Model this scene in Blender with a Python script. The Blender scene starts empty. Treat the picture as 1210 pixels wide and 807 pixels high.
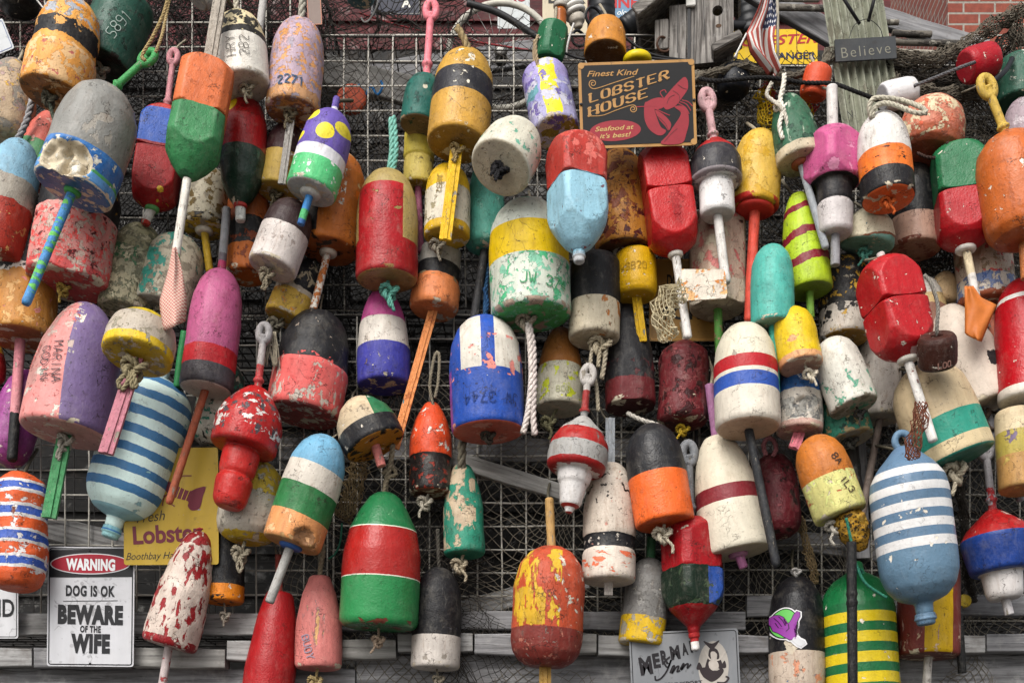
import bpy, bmesh, math, random
import numpy as np
from mathutils import Vector, Matrix, noise as mnoise

rnd = random.Random(7)
scene = bpy.context.scene
COL = scene.collection

# ------------------------------------------------------------------ camera, sky, sun, exposure
S = 0.0018          # metres per photograph pixel on the plane of the trap fronts
D = 2.7             # camera distance from that plane
HROW = 930.0        # photograph row of the eye level
EYE = 1.6
cam_d = bpy.data.cameras.new("camera")
cam = bpy.data.objects.new("camera", cam_d)
COL.objects.link(cam)
cam.location = (0, -D, EYE)
cam.rotation_euler = (math.radians(90), 0, 0)
cam_d.sensor_width = 36.0
cam_d.lens = 36.0 * D / (1210 * S)
cam_d.shift_y = (HROW - 403.5) / 1210.0
cam_d.clip_start = 0.05
cam_d.clip_end = 500
scene.camera = cam

world = bpy.data.worlds.new("World")
scene.world = world
world.use_nodes = True
wn = world.node_tree.nodes
wl = world.node_tree.links
bg = wn["Background"]
sky = wn.new("ShaderNodeTexSky")
sky.sky_type = 'NISHITA'
sky.sun_disc = False
sky.sun_elevation = math.radians(44)
sky.sun_rotation = math.radians(203)
sky.air_density = 1.0
sky.dust_density = 4.0
sky.ozone_density = 1.0
hsv = wn.new("ShaderNodeHueSaturation")
hsv.inputs['Saturation'].default_value = 0.25
wl.new(sky.outputs[0], hsv.inputs['Color'])
wl.new(hsv.outputs[0], bg.inputs['Color'])
bg.inputs['Strength'].default_value = 0.115

sun_d = bpy.data.lights.new("sun", 'SUN')
sun_d.energy = 1.5
sun_d.angle = math.radians(38)
sun_d.color = (1.0, 0.965, 0.92)
sun = bpy.data.objects.new("sun", sun_d)
COL.objects.link(sun)
# sun azimuth: behind the viewer's right shoulder, high
_az, _el = math.radians(203), math.radians(44)
_dir = Vector((math.sin(_az) * math.cos(_el), math.cos(_az) * math.cos(_el), math.sin(_el)))
sun.rotation_euler = (-_dir).to_track_quat('-Z', 'Y').to_euler()
sun.location = _dir * 20

vs = scene.view_settings
vs.view_transform = 'Standard'
vs.look = 'None'
vs.exposure = 0.95
vs.gamma = 1.0
vs.use_curve_mapping = False

# ------------------------------------------------------------------ placement helpers
def F(Y):
    return (D + Y) / D

def P(px, py, Y=0.0):
    f = F(Y)
    return Vector(((px - 605.0) * S * f, Y, EYE + (HROW - py) * S * f))

def lin(h):
    h = h.lstrip('#')
    out = []
    for i in (0, 2, 4):
        c = int(h[i:i + 2], 16) / 255.0
        out.append(c / 12.92 if c <= 0.04045 else ((c + 0.055) / 1.055) ** 2.4)
    return (out[0], out[1], out[2], 1.0)

# ------------------------------------------------------------------ node helpers
def sat(c, k=1.03):
    l = .2126 * c[0] + .7152 * c[1] + .0722 * c[2]
    if c[0] > 2.4 * c[1] and c[0] > 2.4 * c[2] and c[1] < 2 * c[2] and l < .16:
        c = [c[0] * .84, c[1] * .62, c[2] * .62]
        l *= .8
    if l < .045:
        g = .45 + .55 * (l / .045) ** 1.5
        c = [q * g for q in c[:3]]
        l *= g
    return tuple(max(.004, min(.92, l + (q - l) * k)) for q in c[:3]) + (1.0,)

class NT:
    def __init__(s, name):
        s.mat = bpy.data.materials.new(name)
        s.mat.use_nodes = True
        s.nt = s.mat.node_tree
        s.bsdf = s.nt.nodes["Principled BSDF"]
        s.tc = s.nt.nodes.new("ShaderNodeTexCoord")
        s.co = s.tc.outputs['Object']

    def link(s, a, b):
        if isinstance(a, (int, float)):
            b.default_value = a
        elif isinstance(a, tuple):
            b.default_value = a
        else:
            s.nt.links.new(a, b)

    def m(s, op, a, b=0.0, clamp=False):
        n = s.nt.nodes.new("ShaderNodeMath")
        n.operation = op
        n.use_clamp = clamp
        s.link(a, n.inputs[0])
        s.link(b, n.inputs[1])
        return n.outputs[0]

    def vec(s, v, scale=(1, 1, 1), off=(0, 0, 0)):
        n = s.nt.nodes.new("ShaderNodeMapping")
        s.link(v, n.inputs[0])
        n.inputs['Location'].default_value = off
        n.inputs['Scale'].default_value = scale
        return n.outputs[0]

    def noise(s, v, scale, detail=3, rough=.55, dist=0.0):
        n = s.nt.nodes.new("ShaderNodeTexNoise")
        s.link(v, n.inputs['Vector'])
        n.inputs['Scale'].default_value = scale
        n.inputs['Detail'].default_value = detail
        n.inputs['Roughness'].default_value = rough
        n.inputs['Distortion'].default_value = dist
        return n.outputs[0]

    def rng(s, x, a, b, c=0.0, d=1.0):
        n = s.nt.nodes.new("ShaderNodeMapRange")
        s.link(x, n.inputs[0])
        for i, k in enumerate((a, b, c, d)):
            n.inputs[i + 1].default_value = k
        return n.outputs[0]

    def mix(s, f, a, b, mode='MIX'):
        n = s.nt.nodes.new("ShaderNodeMix")
        n.data_type = 'RGBA'
        n.blend_type = mode
        s.link(f, n.inputs[0])
        s.link(a, n.inputs[6])
        s.link(b, n.inputs[7])
        return n.outputs[2]

    def ramp(s, x, stops):
        n = s.nt.nodes.new("ShaderNodeValToRGB")
        r = n.color_ramp
        r.interpolation = 'CONSTANT'
        while len(r.elements) < len(stops):
            r.elements.new(1.0)
        for e, (p, c) in zip(r.elements, stops):
            e.position = min(max(p, 0.0), 1.0)
            e.color = sat(lin(c))
        s.link(x, n.inputs[0])
        return n.outputs[0]

    def bump(s, h, strength=.5, dist=.002):
        n = s.nt.nodes.new("ShaderNodeBump")
        n.inputs['Strength'].default_value = strength
        n.inputs['Distance'].default_value = dist
        s.link(h, n.inputs['Height'])
        s.nt.links.new(n.outputs[0], s.bsdf.inputs['Normal'])

    def grey(s, x):
        n = s.nt.nodes.new("ShaderNodeCombineColor")
        for i in range(3):
            s.link(x, n.inputs[i])
        return n.outputs[0]

def W(hexc, th=.6, sc=35, v0=-1.0, v1=2.0, st=(1, 1, 1), u0=None, u1=None):
    """worn places where another coat shows"""
    return (hexc, th, sc, v0, v1, st, u0, u1)

def paint(name, L, R, bands, chips=(), patches=(), under=None, jit=.02, slant=0.0, rough=.5,
          edge='#c9bda6', bumpy=.75, grime=1.0):
    t = NT(name)
    off = (rnd.uniform(-9, 9), rnd.uniform(-9, 9), rnd.uniform(-9, 9))
    cs = t.vec(t.co, (1, 1, 1), off)
    sep = t.nt.nodes.new("ShaderNodeSeparateXYZ")
    t.link(t.co, sep.inputs[0])
    X, Yc, Z = sep.outputs
    v = t.m('DIVIDE', Z, L)
    u = t.m('DIVIDE', X, R)
    nj = t.noise(cs, 2.2 / R, 5, .6)
    vv = t.m('ADD', v, t.m('MULTIPLY', t.m('SUBTRACT', nj, .5), jit * 2.2))
    if slant:
        vv = t.m('ADD', vv, t.m('MULTIPLY', u, slant))
    if isinstance(bands, str):
        bands = [(0, bands)]
    col = t.ramp(vv, bands) if len(bands) > 1 else sat(lin(bands[0][1]))
    uj = t.m('ADD', u, t.m('MULTIPLY', t.m('SUBTRACT', nj, .5), jit * 3.5))
    front = t.m('LESS_THAN', Yc, 0.0)
    for p in patches:
        if p[0] == 'box':
            _, u0, u1, v0, v1, c = p[:6]
            sk = p[6] if len(p) > 6 else 0.0
            ux = t.m('ADD', uj, t.m('MULTIPLY', v, sk)) if sk else uj
            k = t.m('MULTIPLY', t.m('GREATER_THAN', ux, u0), t.m('LESS_THAN', ux, u1))
            k = t.m('MULTIPLY', k, t.m('MULTIPLY', t.m('GREATER_THAN', vv, v0), t.m('LESS_THAN', vv, v1)))
        else:
            _, uc, vc, rr, c = p[:5]
            wob = p[5] if len(p) > 5 else .1
            du = t.m('SUBTRACT', u, uc)
            dv = t.m('MULTIPLY', t.m('SUBTRACT', v, vc), L / R)
            d = t.m('SQRT', t.m('ADD', t.m('MULTIPLY', du, du), t.m('MULTIPLY', dv, dv)))
            d = t.m('ADD', d, t.m('MULTIPLY', t.m('SUBTRACT', nj, .5), wob * 4))
            k = t.m('LESS_THAN', d, rr)
        col = t.mix(t.m('MULTIPLY', k, front), col, sat(lin(c)))
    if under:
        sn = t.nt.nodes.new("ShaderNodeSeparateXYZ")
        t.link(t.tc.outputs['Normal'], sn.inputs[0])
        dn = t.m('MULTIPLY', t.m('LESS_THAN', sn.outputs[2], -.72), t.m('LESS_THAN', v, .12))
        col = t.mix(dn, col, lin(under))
    height = t.m('MULTIPLY', t.noise(cs, 2.5 / R, 4, .6), .6)
    allchips = list(chips)
    if edge:
        allchips.append((edge, .57, 1.9 / R, -1, .045, (1, 1, 1), None, None))
    # small rubs of the same paint gone pale
    for (c, th, sc, v0, v1, st, u0, u1) in allchips:
        nn = t.noise(t.vec(cs, st), sc, 6, .62, .3)
        k = t.rng(nn, th - .012, th + .006)
        if v0 > -.5:
            k = t.m('MULTIPLY', k, t.m('GREATER_THAN', vv, v0))
        if v1 < 1.5:
            k = t.m('MULTIPLY', k, t.m('LESS_THAN', vv, v1))
        if u0 is not None:
            k = t.m('MULTIPLY', k, t.m('MULTIPLY', t.m('GREATER_THAN', uj, u0), t.m('LESS_THAN', uj, u1)))
        col = t.mix(k, col, sat(lin(c)))
        height = t.m('SUBTRACT', height, t.m('MULTIPLY', k, .35))
    big = t.noise(cs, .9 / R, 5, .65)
    streak = t.noise(t.vec(cs, (1, 1, .12)), 6.0 / R, 4, .6)
    # rubbed streaks of a paler and a darker tone, and fine cracks
    rub = t.noise(t.vec(cs, (1.3, 1.3, .3)), 5.0 / R, 7, .72, .6)
    col = t.mix(t.rng(rub, .56, .74, 0, .42 * grime), col, t.mix(.22, col, lin('#d9d2c4')))
    rub2 = t.noise(t.vec(cs, (.7, .7, 1.2), (3, 5, 7)), 3.4 / R, 8, .75, .8)
    col = t.mix(t.rng(rub2, .57, .72, 0, .5 * grime), col, t.mix(.7, col, lin('#3a3129')))
    vo = t.nt.nodes.new("ShaderNodeTexVoronoi")
    vo.feature = 'DISTANCE_TO_EDGE'
    vo.inputs['Scale'].default_value = 1.6 / R
    wv = t.nt.nodes.new("ShaderNodeVectorMath")
    wv.operation = 'ADD'
    nz = t.nt.nodes.new("ShaderNodeTexNoise")
    nz.inputs['Scale'].default_value = 3.0 / R
    nz.inputs['Detail'].default_value = 4
    t.link(cs, nz.inputs['Vector'])
    sc_ = t.nt.nodes.new("ShaderNodeVectorMath")
    sc_.operation = 'SCALE'
    t.link(nz.outputs[1], sc_.inputs[0])
    sc_.inputs['Scale'].default_value = R * .9
    t.link(cs, wv.inputs[0])
    t.link(sc_.outputs[0], wv.inputs[1])
    t.link(wv.outputs[0], vo.inputs['Vector'])
    crack = t.m('MULTIPLY', t.m('LESS_THAN', vo.outputs[0], .012), t.rng(t.noise(cs, 1.3 / R, 3, .5), .55, .57))
    col = t.mix(t.m('MULTIPLY', crack, .75 * min(grime, 1.0)), col, lin('#2a221c'))
    height = t.m('SUBTRACT', height, t.m('MULTIPLY', crack, .5 * min(grime, 1.0)))
    stain = t.noise(t.vec(cs, (1.6, 1.6, .35), (11, 3, 2)), 2.1 / R, 7, .7, .5)
    col = t.mix(t.rng(stain, .55, .75, 0, .55 * grime), col, t.mix(1.0, col, lin('#a07a54'), 'MULTIPLY'))
    chalk = t.noise(t.vec(cs, (1, 1, .8), (5, 13, 1)), 1.5 / R, 8, .74)
    col = t.mix(t.rng(chalk, .52, .70, 0, .22 * grime), col, t.mix(.6, col, lin('#aaa396')))
    tone = t.m('MULTIPLY', t.rng(big, .3, .7, 1 - .27 * grime, 1.06), t.rng(streak, .3, .72, 1.05, 1 - .16 * grime))
    col = t.mix(1.0, col, t.grey(tone), 'MULTIPLY')
    fade = t.rng(t.noise(cs, 3.2 / R, 6, .7), .55, .8, 0, .12 * grime)
    col = t.mix(fade, col, lin('#b5ab9c'))
    fine = t.noise(cs, 16.0 / R, 2, .5)
    spk = t.rng(fine, .66, .7, 0, .55 * grime)
    col = t.mix(spk, col, lin('#2c2620'))
    t.link(col, t.bsdf.inputs['Base Color'])
    t.link(t.rng(big, .3, .7, rough + .14, rough - .08), t.bsdf.inputs['Roughness'])
    t.bsdf.inputs['Specular IOR Level'].default_value = .22
    hh = t.m('ADD', height, t.m('MULTIPLY', fine, .28))
    t.bump(hh, bumpy, .0035)
    return t.mat

_mc = {}
def plain(name, c, rough=.6, var=.25, scale=40, metal=0.0, bump=.25):
    key = (name, c, rough, var, scale)
    if key in _mc:
        return _mc[key]
    t = NT(name)
    n1 = t.noise(t.co, scale, 5, .6)
    n2 = t.noise(t.co, scale * 5, 3, .5)
    k = t.m('MULTIPLY', t.rng(n1, .3, .7, 1 - var, 1 + var * .4), t.rng(n2, .3, .7, 1 - var * .4, 1 + var * .2))
    t.link(t.mix(1.0, lin(c), t.grey(k), 'MULTIPLY'), t.bsdf.inputs['Base Color'])
    t.bsdf.inputs['Roughness'].default_value = rough
    t.bsdf.inputs['Metallic'].default_value = metal
    t.bsdf.inputs['Specular IOR Level'].default_value = .22
    t.bump(t.m('ADD', n1, t.m('MULTIPLY', n2, .4)), bump, .002)
    _mc[key] = t.mat
    return t.mat

def wood(name, c, c2, axis='x', scale=9):
    t = NT(name)
    st = {'x': (.06, 1, 1), 'z': (1, 1, .06)}[axis]
    v = t.vec(t.co, st, (rnd.uniform(-5, 5), rnd.uniform(-5, 5), rnd.uniform(-5, 5)))
    g = t.noise(v, scale * 12, 6, .65, .4)
    b = t.noise(t.co, scale, 4, .6)
    col = t.mix(t.rng(g, .38, .62), lin(c), lin(c2))
    g2 = t.noise(t.vec(v, (1, 1, 1), (4, 2, 9)), scale * 30, 4, .7)
    col = t.mix(t.rng(g2, .60, .68, 0, .8), col, lin('#2a2826'))
    st_ = t.noise(t.co, scale * 2.2, 6, .7)
    col = t.mix(t.rng(st_, .56, .72, 0, .55), col, lin('#4a4038'))
    col = t.mix(t.rng(st_, .44, .3, 0, .35), col, lin('#b5b3ae'))
    col = t.mix(1.0, col, t.grey(t.rng(b, .3, .7, .72, 1.08)), 'MULTIPLY')
    t.link(col, t.bsdf.inputs['Base Color'])
    t.bsdf.inputs['Roughness'].default_value = .85
    t.bump(g, .6, .003)
    return t.mat

# ------------------------------------------------------------------ objects
def thing(name, label, cat, M=None, group=None):
    o = bpy.data.objects.new(name, None)
    o.empty_display_size = .02
    COL.objects.link(o)
    if M is not None:
        o.matrix_world = M
    o['label'] = label
    o['category'] = cat
    if group:
        o['group'] = group
    return o

def mobj(name, vf, mat, parent=None, M=None, smooth=True):
    vs_, fs_ = vf
    me = bpy.data.meshes.new(name)
    me.from_pydata([tuple(v) for v in vs_], [], [tuple(f) for f in fs_])
    me.materials.append(mat)
    if smooth:
        me.polygons.foreach_set('use_smooth', [True] * len(me.polygons))
    me.update()
    o = bpy.data.objects.new(name, me)
    COL.objects.link(o)
    if parent is not None:
        o.parent = parent
    if M is not None:
        if parent is not None:
            o.matrix_local = M
        else:
            o.matrix_world = M
    return o

def tag(o, label, cat, group=None):
    o['label'] = label
    o['category'] = cat
    if group:
        o['group'] = group
    return o

def kindof(o, k):
    o['kind'] = k
    return o

def join(*parts):
    V, Fc = [], []
    for v, f in parts:
        b = len(V)
        V.extend(v)
        Fc.extend([tuple(i + b for i in q) for q in f])
    return V, Fc

def xf(vf, M):
    return [M @ Vector(v) for v in vf[0]], vf[1]

def box(x0, x1, y0, y1, z0, z1, bev=0.0):
    if bev <= 0:
        V = [(x0, y0, z0), (x1, y0, z0), (x1, y1, z0), (x0, y1, z0), (x0, y0, z1), (x1, y0, z1), (x1, y1, z1), (x0, y1, z1)]
        return V, [(0, 3, 2, 1), (4, 5, 6, 7), (0, 1, 5, 4), (1, 2, 6, 5), (2, 3, 7, 6), (3, 0, 4, 7)]
    bm = bmesh.new()
    bmesh.ops.create_cube(bm, size=1.0)
    for q in bm.verts:
        q.co = Vector(((x0 + x1) / 2 + q.co.x * (x1 - x0), (y0 + y1) / 2 + q.co.y * (y1 - y0), (z0 + z1) / 2 + q.co.z * (z1 - z0)))
    bmesh.ops.bevel(bm, geom=bm.edges[:], offset=bev, segments=2, affect='EDGES')
    bm.verts.index_update()
    r = [q.co.copy() for q in bm.verts], [tuple(q.index for q in fc.verts) for fc in bm.faces]
    bm.free()
    return r

def resample(pts, n):
    p = np.array(pts, float)
    seg = np.linalg.norm(np.diff(p, axis=0), axis=1)
    s = np.concatenate([[0], np.cumsum(seg)])
    q = np.linspace(0, s[-1], n)
    return np.stack([np.interp(q, s, p[:, k]) for k in range(p.shape[1])], 1)

def lathe(L, R, prof, n=44, rows=60, sq=None, yaw=0.0, lump=0.0, freq=2.0, bites=(), smooth=2, sqcut=None):
    pts = [(r * R, v * L) for v, r in prof]
    q = resample(pts, rows)
    for _ in range(smooth):
        k = q.copy()
        k[1:-1] = (q[:-2] + 2 * q[1:-1] + q[2:]) / 4
        q = k
    V = []
    seed = Vector((rnd.uniform(-50, 50), rnd.uniform(-50, 50), rnd.uniform(-50, 50)))
    for (r, z) in q:
        for j in range(n):
            a = 2 * math.pi * j / n
            rr = r
            if sq and r > 1e-6:
                b = a - yaw
                hs = R * ((sq[0] if z < sqcut * L else sq[1]) if sqcut else sq)
                mm = max(abs(math.cos(b)), abs(math.sin(b)))
                rr = min(r, hs / mm)
            p = Vector((rr * math.sin(a), -rr * math.cos(a), z))
            if lump:
                d = mnoise.noise(p * (freq / R) + seed) * 1.0 + mnoise.noise(p * (freq * 2.7 / R) + seed) * .45
                k = 1 + lump * d
                p.x *= k
                p.y *= k
                p.z += lump * R * .5 * d * (1 if z > .02 * L else .4)
            for (bu, bv, br) in bites:
                c = Vector((bu * R, -math.sqrt(max(0, 1 - bu * bu)) * R * 1.02, bv * L))
                dd = (p - c).length
                rb = br * R * (1 + .25 * mnoise.noise(p * (5 / R) + seed))
                if dd < rb:
                    axis_in = Vector((-math.sin(math.asin(bu) * .8), math.cos(math.asin(bu) * .8), 0.0))
                    tt = min(1.0, (1 - dd / rb) * 3.2)
                    tt = tt * tt * (3 - 2 * tt)
                    deep = rb * .5 * (1 + .35 * mnoise.noise(p * (4 / R)) + .1 * mnoise.noise(p * (14 / R)))
                    deep = min(deep, max(0.0, -p.y) * .8 + R * .1)
                    p = p + axis_in * deep * tt
            V.append(p)
    Fc = []
    for i in range(rows - 1):
        for j in range(n):
            a, b = i * n + j, i * n + (j + 1) % n
            Fc.append((a, b, b + n, a + n))
    return V, Fc

def tube(path, r, n=7, closed=False, taper=None):
    p = [Vector(q) for q in path]
    m = len(p)
    V, Fc = [], []
    up = Vector((.13, .27, .95))
    prev = None
    for i in range(m):
        if closed:
            tg = p[(i + 1) % m] - p[i - 1]
        else:
            tg = p[min(i + 1, m - 1)] - p[max(i - 1, 0)]
        if tg.length < 1e-9:
            tg = Vector((0, 0, 1))
        tg.normalize()
        if prev is None:
            a = tg.orthogonal().normalized()
        else:
            a = prev - tg * prev.dot(tg)
            if a.length < 1e-6:
                a = tg.orthogonal()
            a.normalize()
        prev = a
        b = tg.cross(a)
        rr = r * (taper[i] if taper else 1.0)
        for j in range(n):
            th = 2 * math.pi * j / n
            V.append(p[i] + (a * math.cos(th) + b * math.sin(th)) * rr)
    e = m if closed else m - 1
    for i in range(e):
        for j in range(n):
            i2 = (i + 1) % m
            Fc.append((i * n + j, i * n + (j + 1) % n, i2 * n + (j + 1) % n, i2 * n + j))
    if not closed:
        Fc.append(tuple(range(n - 1, -1, -1)))
        Fc.append(tuple(range((m - 1) * n, m * n)))
    return V, Fc

def crom(pts, n=8, closed=False):
    p = [Vector(q) for q in pts]
    m = len(p)
    out = []
    e = m if closed else m - 1
    for i in range(e):
        if closed:
            a, b, c, d = p[i - 1], p[i], p[(i + 1) % m], p[(i + 2) % m]
        else:
            a, b, c, d = p[max(i - 1, 0)], p[i], p[i + 1], p[min(i + 2, m - 1)]
        for k in range(n):
            t = k / n
            out.append(.5 * ((2 * b) + (c - a) * t + (2 * a - 5 * b + 4 * c - d) * t * t + (3 * b - a - 3 * c + d) * t ** 3))
    if not closed:
        out.append(p[-1].copy())
    return out

def twist(path, R, closed=False, strands=3, n=5, pitch=5.5):
    """a laid rope: strands wound round a path"""
    p = [Vector(q) for q in path]
    # even spacing
    L = sum((p[i + 1] - p[i]).length for i in range(len(p) - 1)) + ((p[0] - p[-1]).length if closed else 0)
    step = max(R * .9, L / 400)
    arr = [tuple(q) for q in p] + ([tuple(p[0])] if closed else [])
    m = max(4, int(L / step))
    q = [Vector(w) for w in resample(arr, m + (1 if closed else 0))]
    if closed:
        q = q[:-1]
    parts = []
    m = len(q)
    frames = []
    prev = None
    for i in range(m):
        tg = (q[(i + 1) % m] - q[i - 1]) if closed else (q[min(i + 1, m - 1)] - q[max(i - 1, 0)])
        if tg.length < 1e-9:
            tg = Vector((0, 0, 1))
        tg.normalize()
        a = tg.orthogonal().normalized() if prev is None else (prev - tg * prev.dot(tg))
        if a.length < 1e-6:
            a = tg.orthogonal()
        a.normalize()
        prev = a
        frames.append((a, tg.cross(a)))
    st = L / max(m - 1, 1)
    turns = max(1, round(L / (pitch * R))) if closed else L / (pitch * R)
    for s in range(strands):
        path2 = []
        for i in range(m):
            th = 2 * math.pi * (s / strands + turns * i / m)
            a, b = frames[i]
            path2.append(q[i] + (a * math.cos(th) + b * math.sin(th)) * R * .5)
        parts.append(tube(path2, R * .56, n, closed))
    return join(*parts)

def rope_mat(c):
    return plain('rope_fibre', c, .9, .45, 180, 0.0, .5)

def knot_geo(size, seed, tails=2):
    r = random.Random(seed)
    pts = []
    for k in range(44):
        t = 2 * math.pi * k / 44
        pts.append(Vector(((math.sin(t) + 2 * math.sin(2 * t)) / 3 * size * .5 * r.uniform(.9, 1.1),
                           (-math.sin(3 * t)) * size * .26,
                           (math.cos(t) - 2 * math.cos(2 * t)) / 3 * size * .46 * r.uniform(.9, 1.1))))
    parts = [twist(pts, size * .15, True)]
    for _ in range(tails):
        x = r.uniform(-.35, .35) * size
        p = [Vector((x * .4, -.1 * size, -.2 * size)), Vector((x, -.2 * size, -.5 * size)),
             Vector((x * 1.6, -.15 * size, -.75 * size)), Vector((x * 1.7 + r.uniform(-.2, .2) * size, -.1 * size, -size * r.uniform(.85, 1.2)))]
        parts.append(twist(crom(p, 5), size * .10))
    return join(*parts)

# ------------------------------------------------------------------ lettering
GL = {'A': "00 26 40;12 32", 'B': "00 06 36 45 44 33 03;33 42 41 30 00", 'C': "45 36 16 05 01 10 30 41",
      'D': "00 06 26 44 42 20 00", 'E': "46 06 00 40;03 33", 'F': "46 06 00;03 33", 'G': "45 36 16 05 01 10 30 41 43 23",
      'H': "00 06;40 46;03 43", 'I': "20 26", 'J': "46 41 30 10 01", 'K': "00 06;46 03 40", 'L': "06 00 40",
      'M': "00 06 23 46 40", 'N': "00 06 40 46", 'O': "16 05 01 10 30 41 45 36 16", 'P': "00 06 36 45 44 33 03",
      'R': "00 06 36 45 44 33 03;23 40", 'S': "45 36 16 05 04 13 33 42 41 30 10 01", 'T': "06 46;26 20",
      'U': "06 01 10 30 41 46", 'V': "06 20 46", 'W': "06 10 23 30 46", 'X': "00 46;06 40", 'Y': "06 23 46;23 20",
      '0': "16 05 01 10 30 41 45 36 16", '1': "15 26 20", '2': "05 16 36 45 44 00 40",
      '3': "05 16 36 45 44 33 23;33 42 41 30 10 01", '4': "30 36 02 42", '5': "46 06 03 33 42 41 30 00",
      '6': "45 36 16 05 01 10 30 41 42 33 03", '7': "06 46 10",
      '8': "13 04 05 16 36 45 44 33 13 02 01 10 30 41 42 33 13", '9': "10 30 41 45 36 16 05 04 13 43", ' ': "", '.': "20 21"}
ROUND = set("BCDGJOPRSU02356890")

def chaikin(p, k=2):
    for _ in range(k):
        q = [p[0]]
        for a, b in zip(p[:-1], p[1:]):
            q.append((a[0] * .75 + b[0] * .25, a[1] * .75 + b[1] * .25))
            q.append((a[0] * .25 + b[0] * .75, a[1] * .25 + b[1] * .75))
        q.append(p[-1])
        p = q
    return p

def strokes(text, h, gap=.42, jitter=0.0, seed=1, wid=1.0):
    """hand lettering as polylines, centred at 0,0"""
    r = random.Random(seed)
    out = []
    x = 0.0
    u = h / 6.0
    for ch in text:
        g = GL.get(ch, "")
        dy = r.uniform(-1, 1) * jitter * h
        for s in g.split(';'):
            if not s:
                continue
            p = [(x + int(k[0]) * u * wid + r.uniform(-1, 1) * jitter * h * .4, int(k[1]) * u + dy + r.uniform(-1, 1) * jitter * h * .4) for k in s.split()]
            if ch in ROUND and len(p) > 3:
                p = chaikin(p)
            out.append(p)
        wch = 2.2 if ch in 'I.1' else 4
        if ch in 'I.1':
            pass
        x += (4 * wid) * u + gap * h * .6
    w = x - gap * h * .6
    return [[(a - w / 2, b - h / 2) for a, b in p] for p in out]

def ribbon2d(p, wfun, step):
    """strip outline of a polyline: list of (left,right) pairs"""
    d = [p[0]]
    for a, b in zip(p[:-1], p[1:]):
        l = math.hypot(b[0] - a[0], b[1] - a[1])
        k = max(1, int(l / step))
        for i in range(1, k + 1):
            d.append((a[0] + (b[0] - a[0]) * i / k, a[1] + (b[1] - a[1]) * i / k))
    res = []
    n = len(d)
    for i in range(n):
        a, b = d[max(i - 1, 0)], d[min(i + 1, n - 1)]
        tx, ty = b[0] - a[0], b[1] - a[1]
        l = math.hypot(tx, ty) or 1.0
        tx, ty = tx / l, ty / l
        w = wfun(tx, ty) / 2
        ex = (-tx * w * .8, -ty * w * .8) if i == 0 else ((tx * w * .8, ty * w * .8) if i == n - 1 else (0, 0))
        c = (d[i][0] + ex[0], d[i][1] + ex[1])
        res.append(((c[0] - ty * w, c[1] + tx * w), (c[0] + ty * w, c[1] - tx * w)))
    return res

def flat_strokes(lines, wfun, step=.004, dz=.00004):
    """strokes on the local x-z plane, facing -y"""
    parts = []
    for k, p in enumerate(lines):
        pr = ribbon2d(p, wfun, step)
        V, Fc = [], []
        for l, r in pr:
            V.append((l[0], -k * dz, l[1]))
            V.append((r[0], -k * dz, r[1]))
        for i in range(len(pr) - 1):
            Fc.append((2 * i, 2 * i + 1, 2 * i + 3, 2 * i + 2))
        parts.append((V, Fc))
    return join(*parts)

def slab_text(text, h, thick, thin, gap=.5, wid=1.0, serif=.55):
    ls = strokes(text, h, gap, 0, 1, wid)
    ex = []
    for p in ls:
        for (a, b) in ((p[0], p[1]), (p[-1], p[-2])):
            dx, dy = a[0] - b[0], a[1] - b[1]
            if abs(dy) > abs(dx) * 1.2 and (abs(a[1] - h / 2) < h * .03 or abs(a[1] + h / 2) < h * .03):
                s = thin * .5 if a[1] < 0 else -thin * .5
                ex.append([(a[0] - serif * thick, a[1] + s), (a[0] + serif * thick, a[1] + s)])
    wf = lambda tx, ty: thin + (thick - thin) * abs(ty)
    return flat_strokes(ls + ex, wf)

def wrap_strokes(lines, width, u0, v0, L, R, prof, rot, ang=0.0):
    """lettering laid on a turned body, following its curve"""
    vv = [p[0] for p in prof]
    zs = np.array([v * L for v, r in prof[1:-1]])
    rs = np.array([r * R for v, r in prof[1:-1]])
    ca, sa = math.cos(math.radians(rot)), math.sin(math.radians(rot))
    parts = []
    for k, p in enumerate(lines):
        q = [(x * ca - y * sa, x * sa + y * ca) for x, y in p]
        pr = ribbon2d(q, lambda a, b: width, .003)
        V, Fc = [], []
        for l, r in pr:
            for pt in (l, r):
                z = v0 * L + pt[1]
                rad = float(np.interp(z, zs, rs)) * 1.012 + .0012 + k * .00004
                a = math.asin(max(-.97, min(.97, u0))) + pt[0] / max(rad, .005)
                V.append((rad * math.sin(a), -rad * math.cos(a), z))
        for i in range(len(pr) - 1):
            Fc.append((2 * i, 2 * i + 1, 2 * i + 3, 2 * i + 2))
        parts.append((V, Fc))
    return join(*parts)

def font_text(text, h, bold=0.0, sx=1.0, shear=0.0, space=1.0):
    """filled letters centred on the local x-z plane, facing -y; h = capital height"""
    cu = bpy.data.curves.new('lettering', 'FONT')
    cu.body = text
    cu.size = 1.0
    cu.offset = bold
    cu.shear = shear
    cu.space_character = space
    cu.fill_mode = 'FRONT'
    cu.resolution_u = 4
    o = bpy.data.objects.new('lettering', cu)
    COL.objects.link(o)
    bpy.context.view_layer.update()
    me = bpy.data.meshes.new_from_object(o.evaluated_get(bpy.context.evaluated_depsgraph_get()))
    V = np.array([v.co[:] for v in me.vertices])
    Fc = [tuple(p.vertices) for p in me.polygons]
    bpy.data.objects.remove(o)
    bpy.data.curves.remove(cu)
    bpy.data.meshes.remove(me)
    x0, x1 = V[:, 0].min(), V[:, 0].max()
    k = h / .69
    return [((x - (x0 + x1) / 2) * k * sx, 0.0, (y - .345) * k) for x, y, _ in V], Fc

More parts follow.
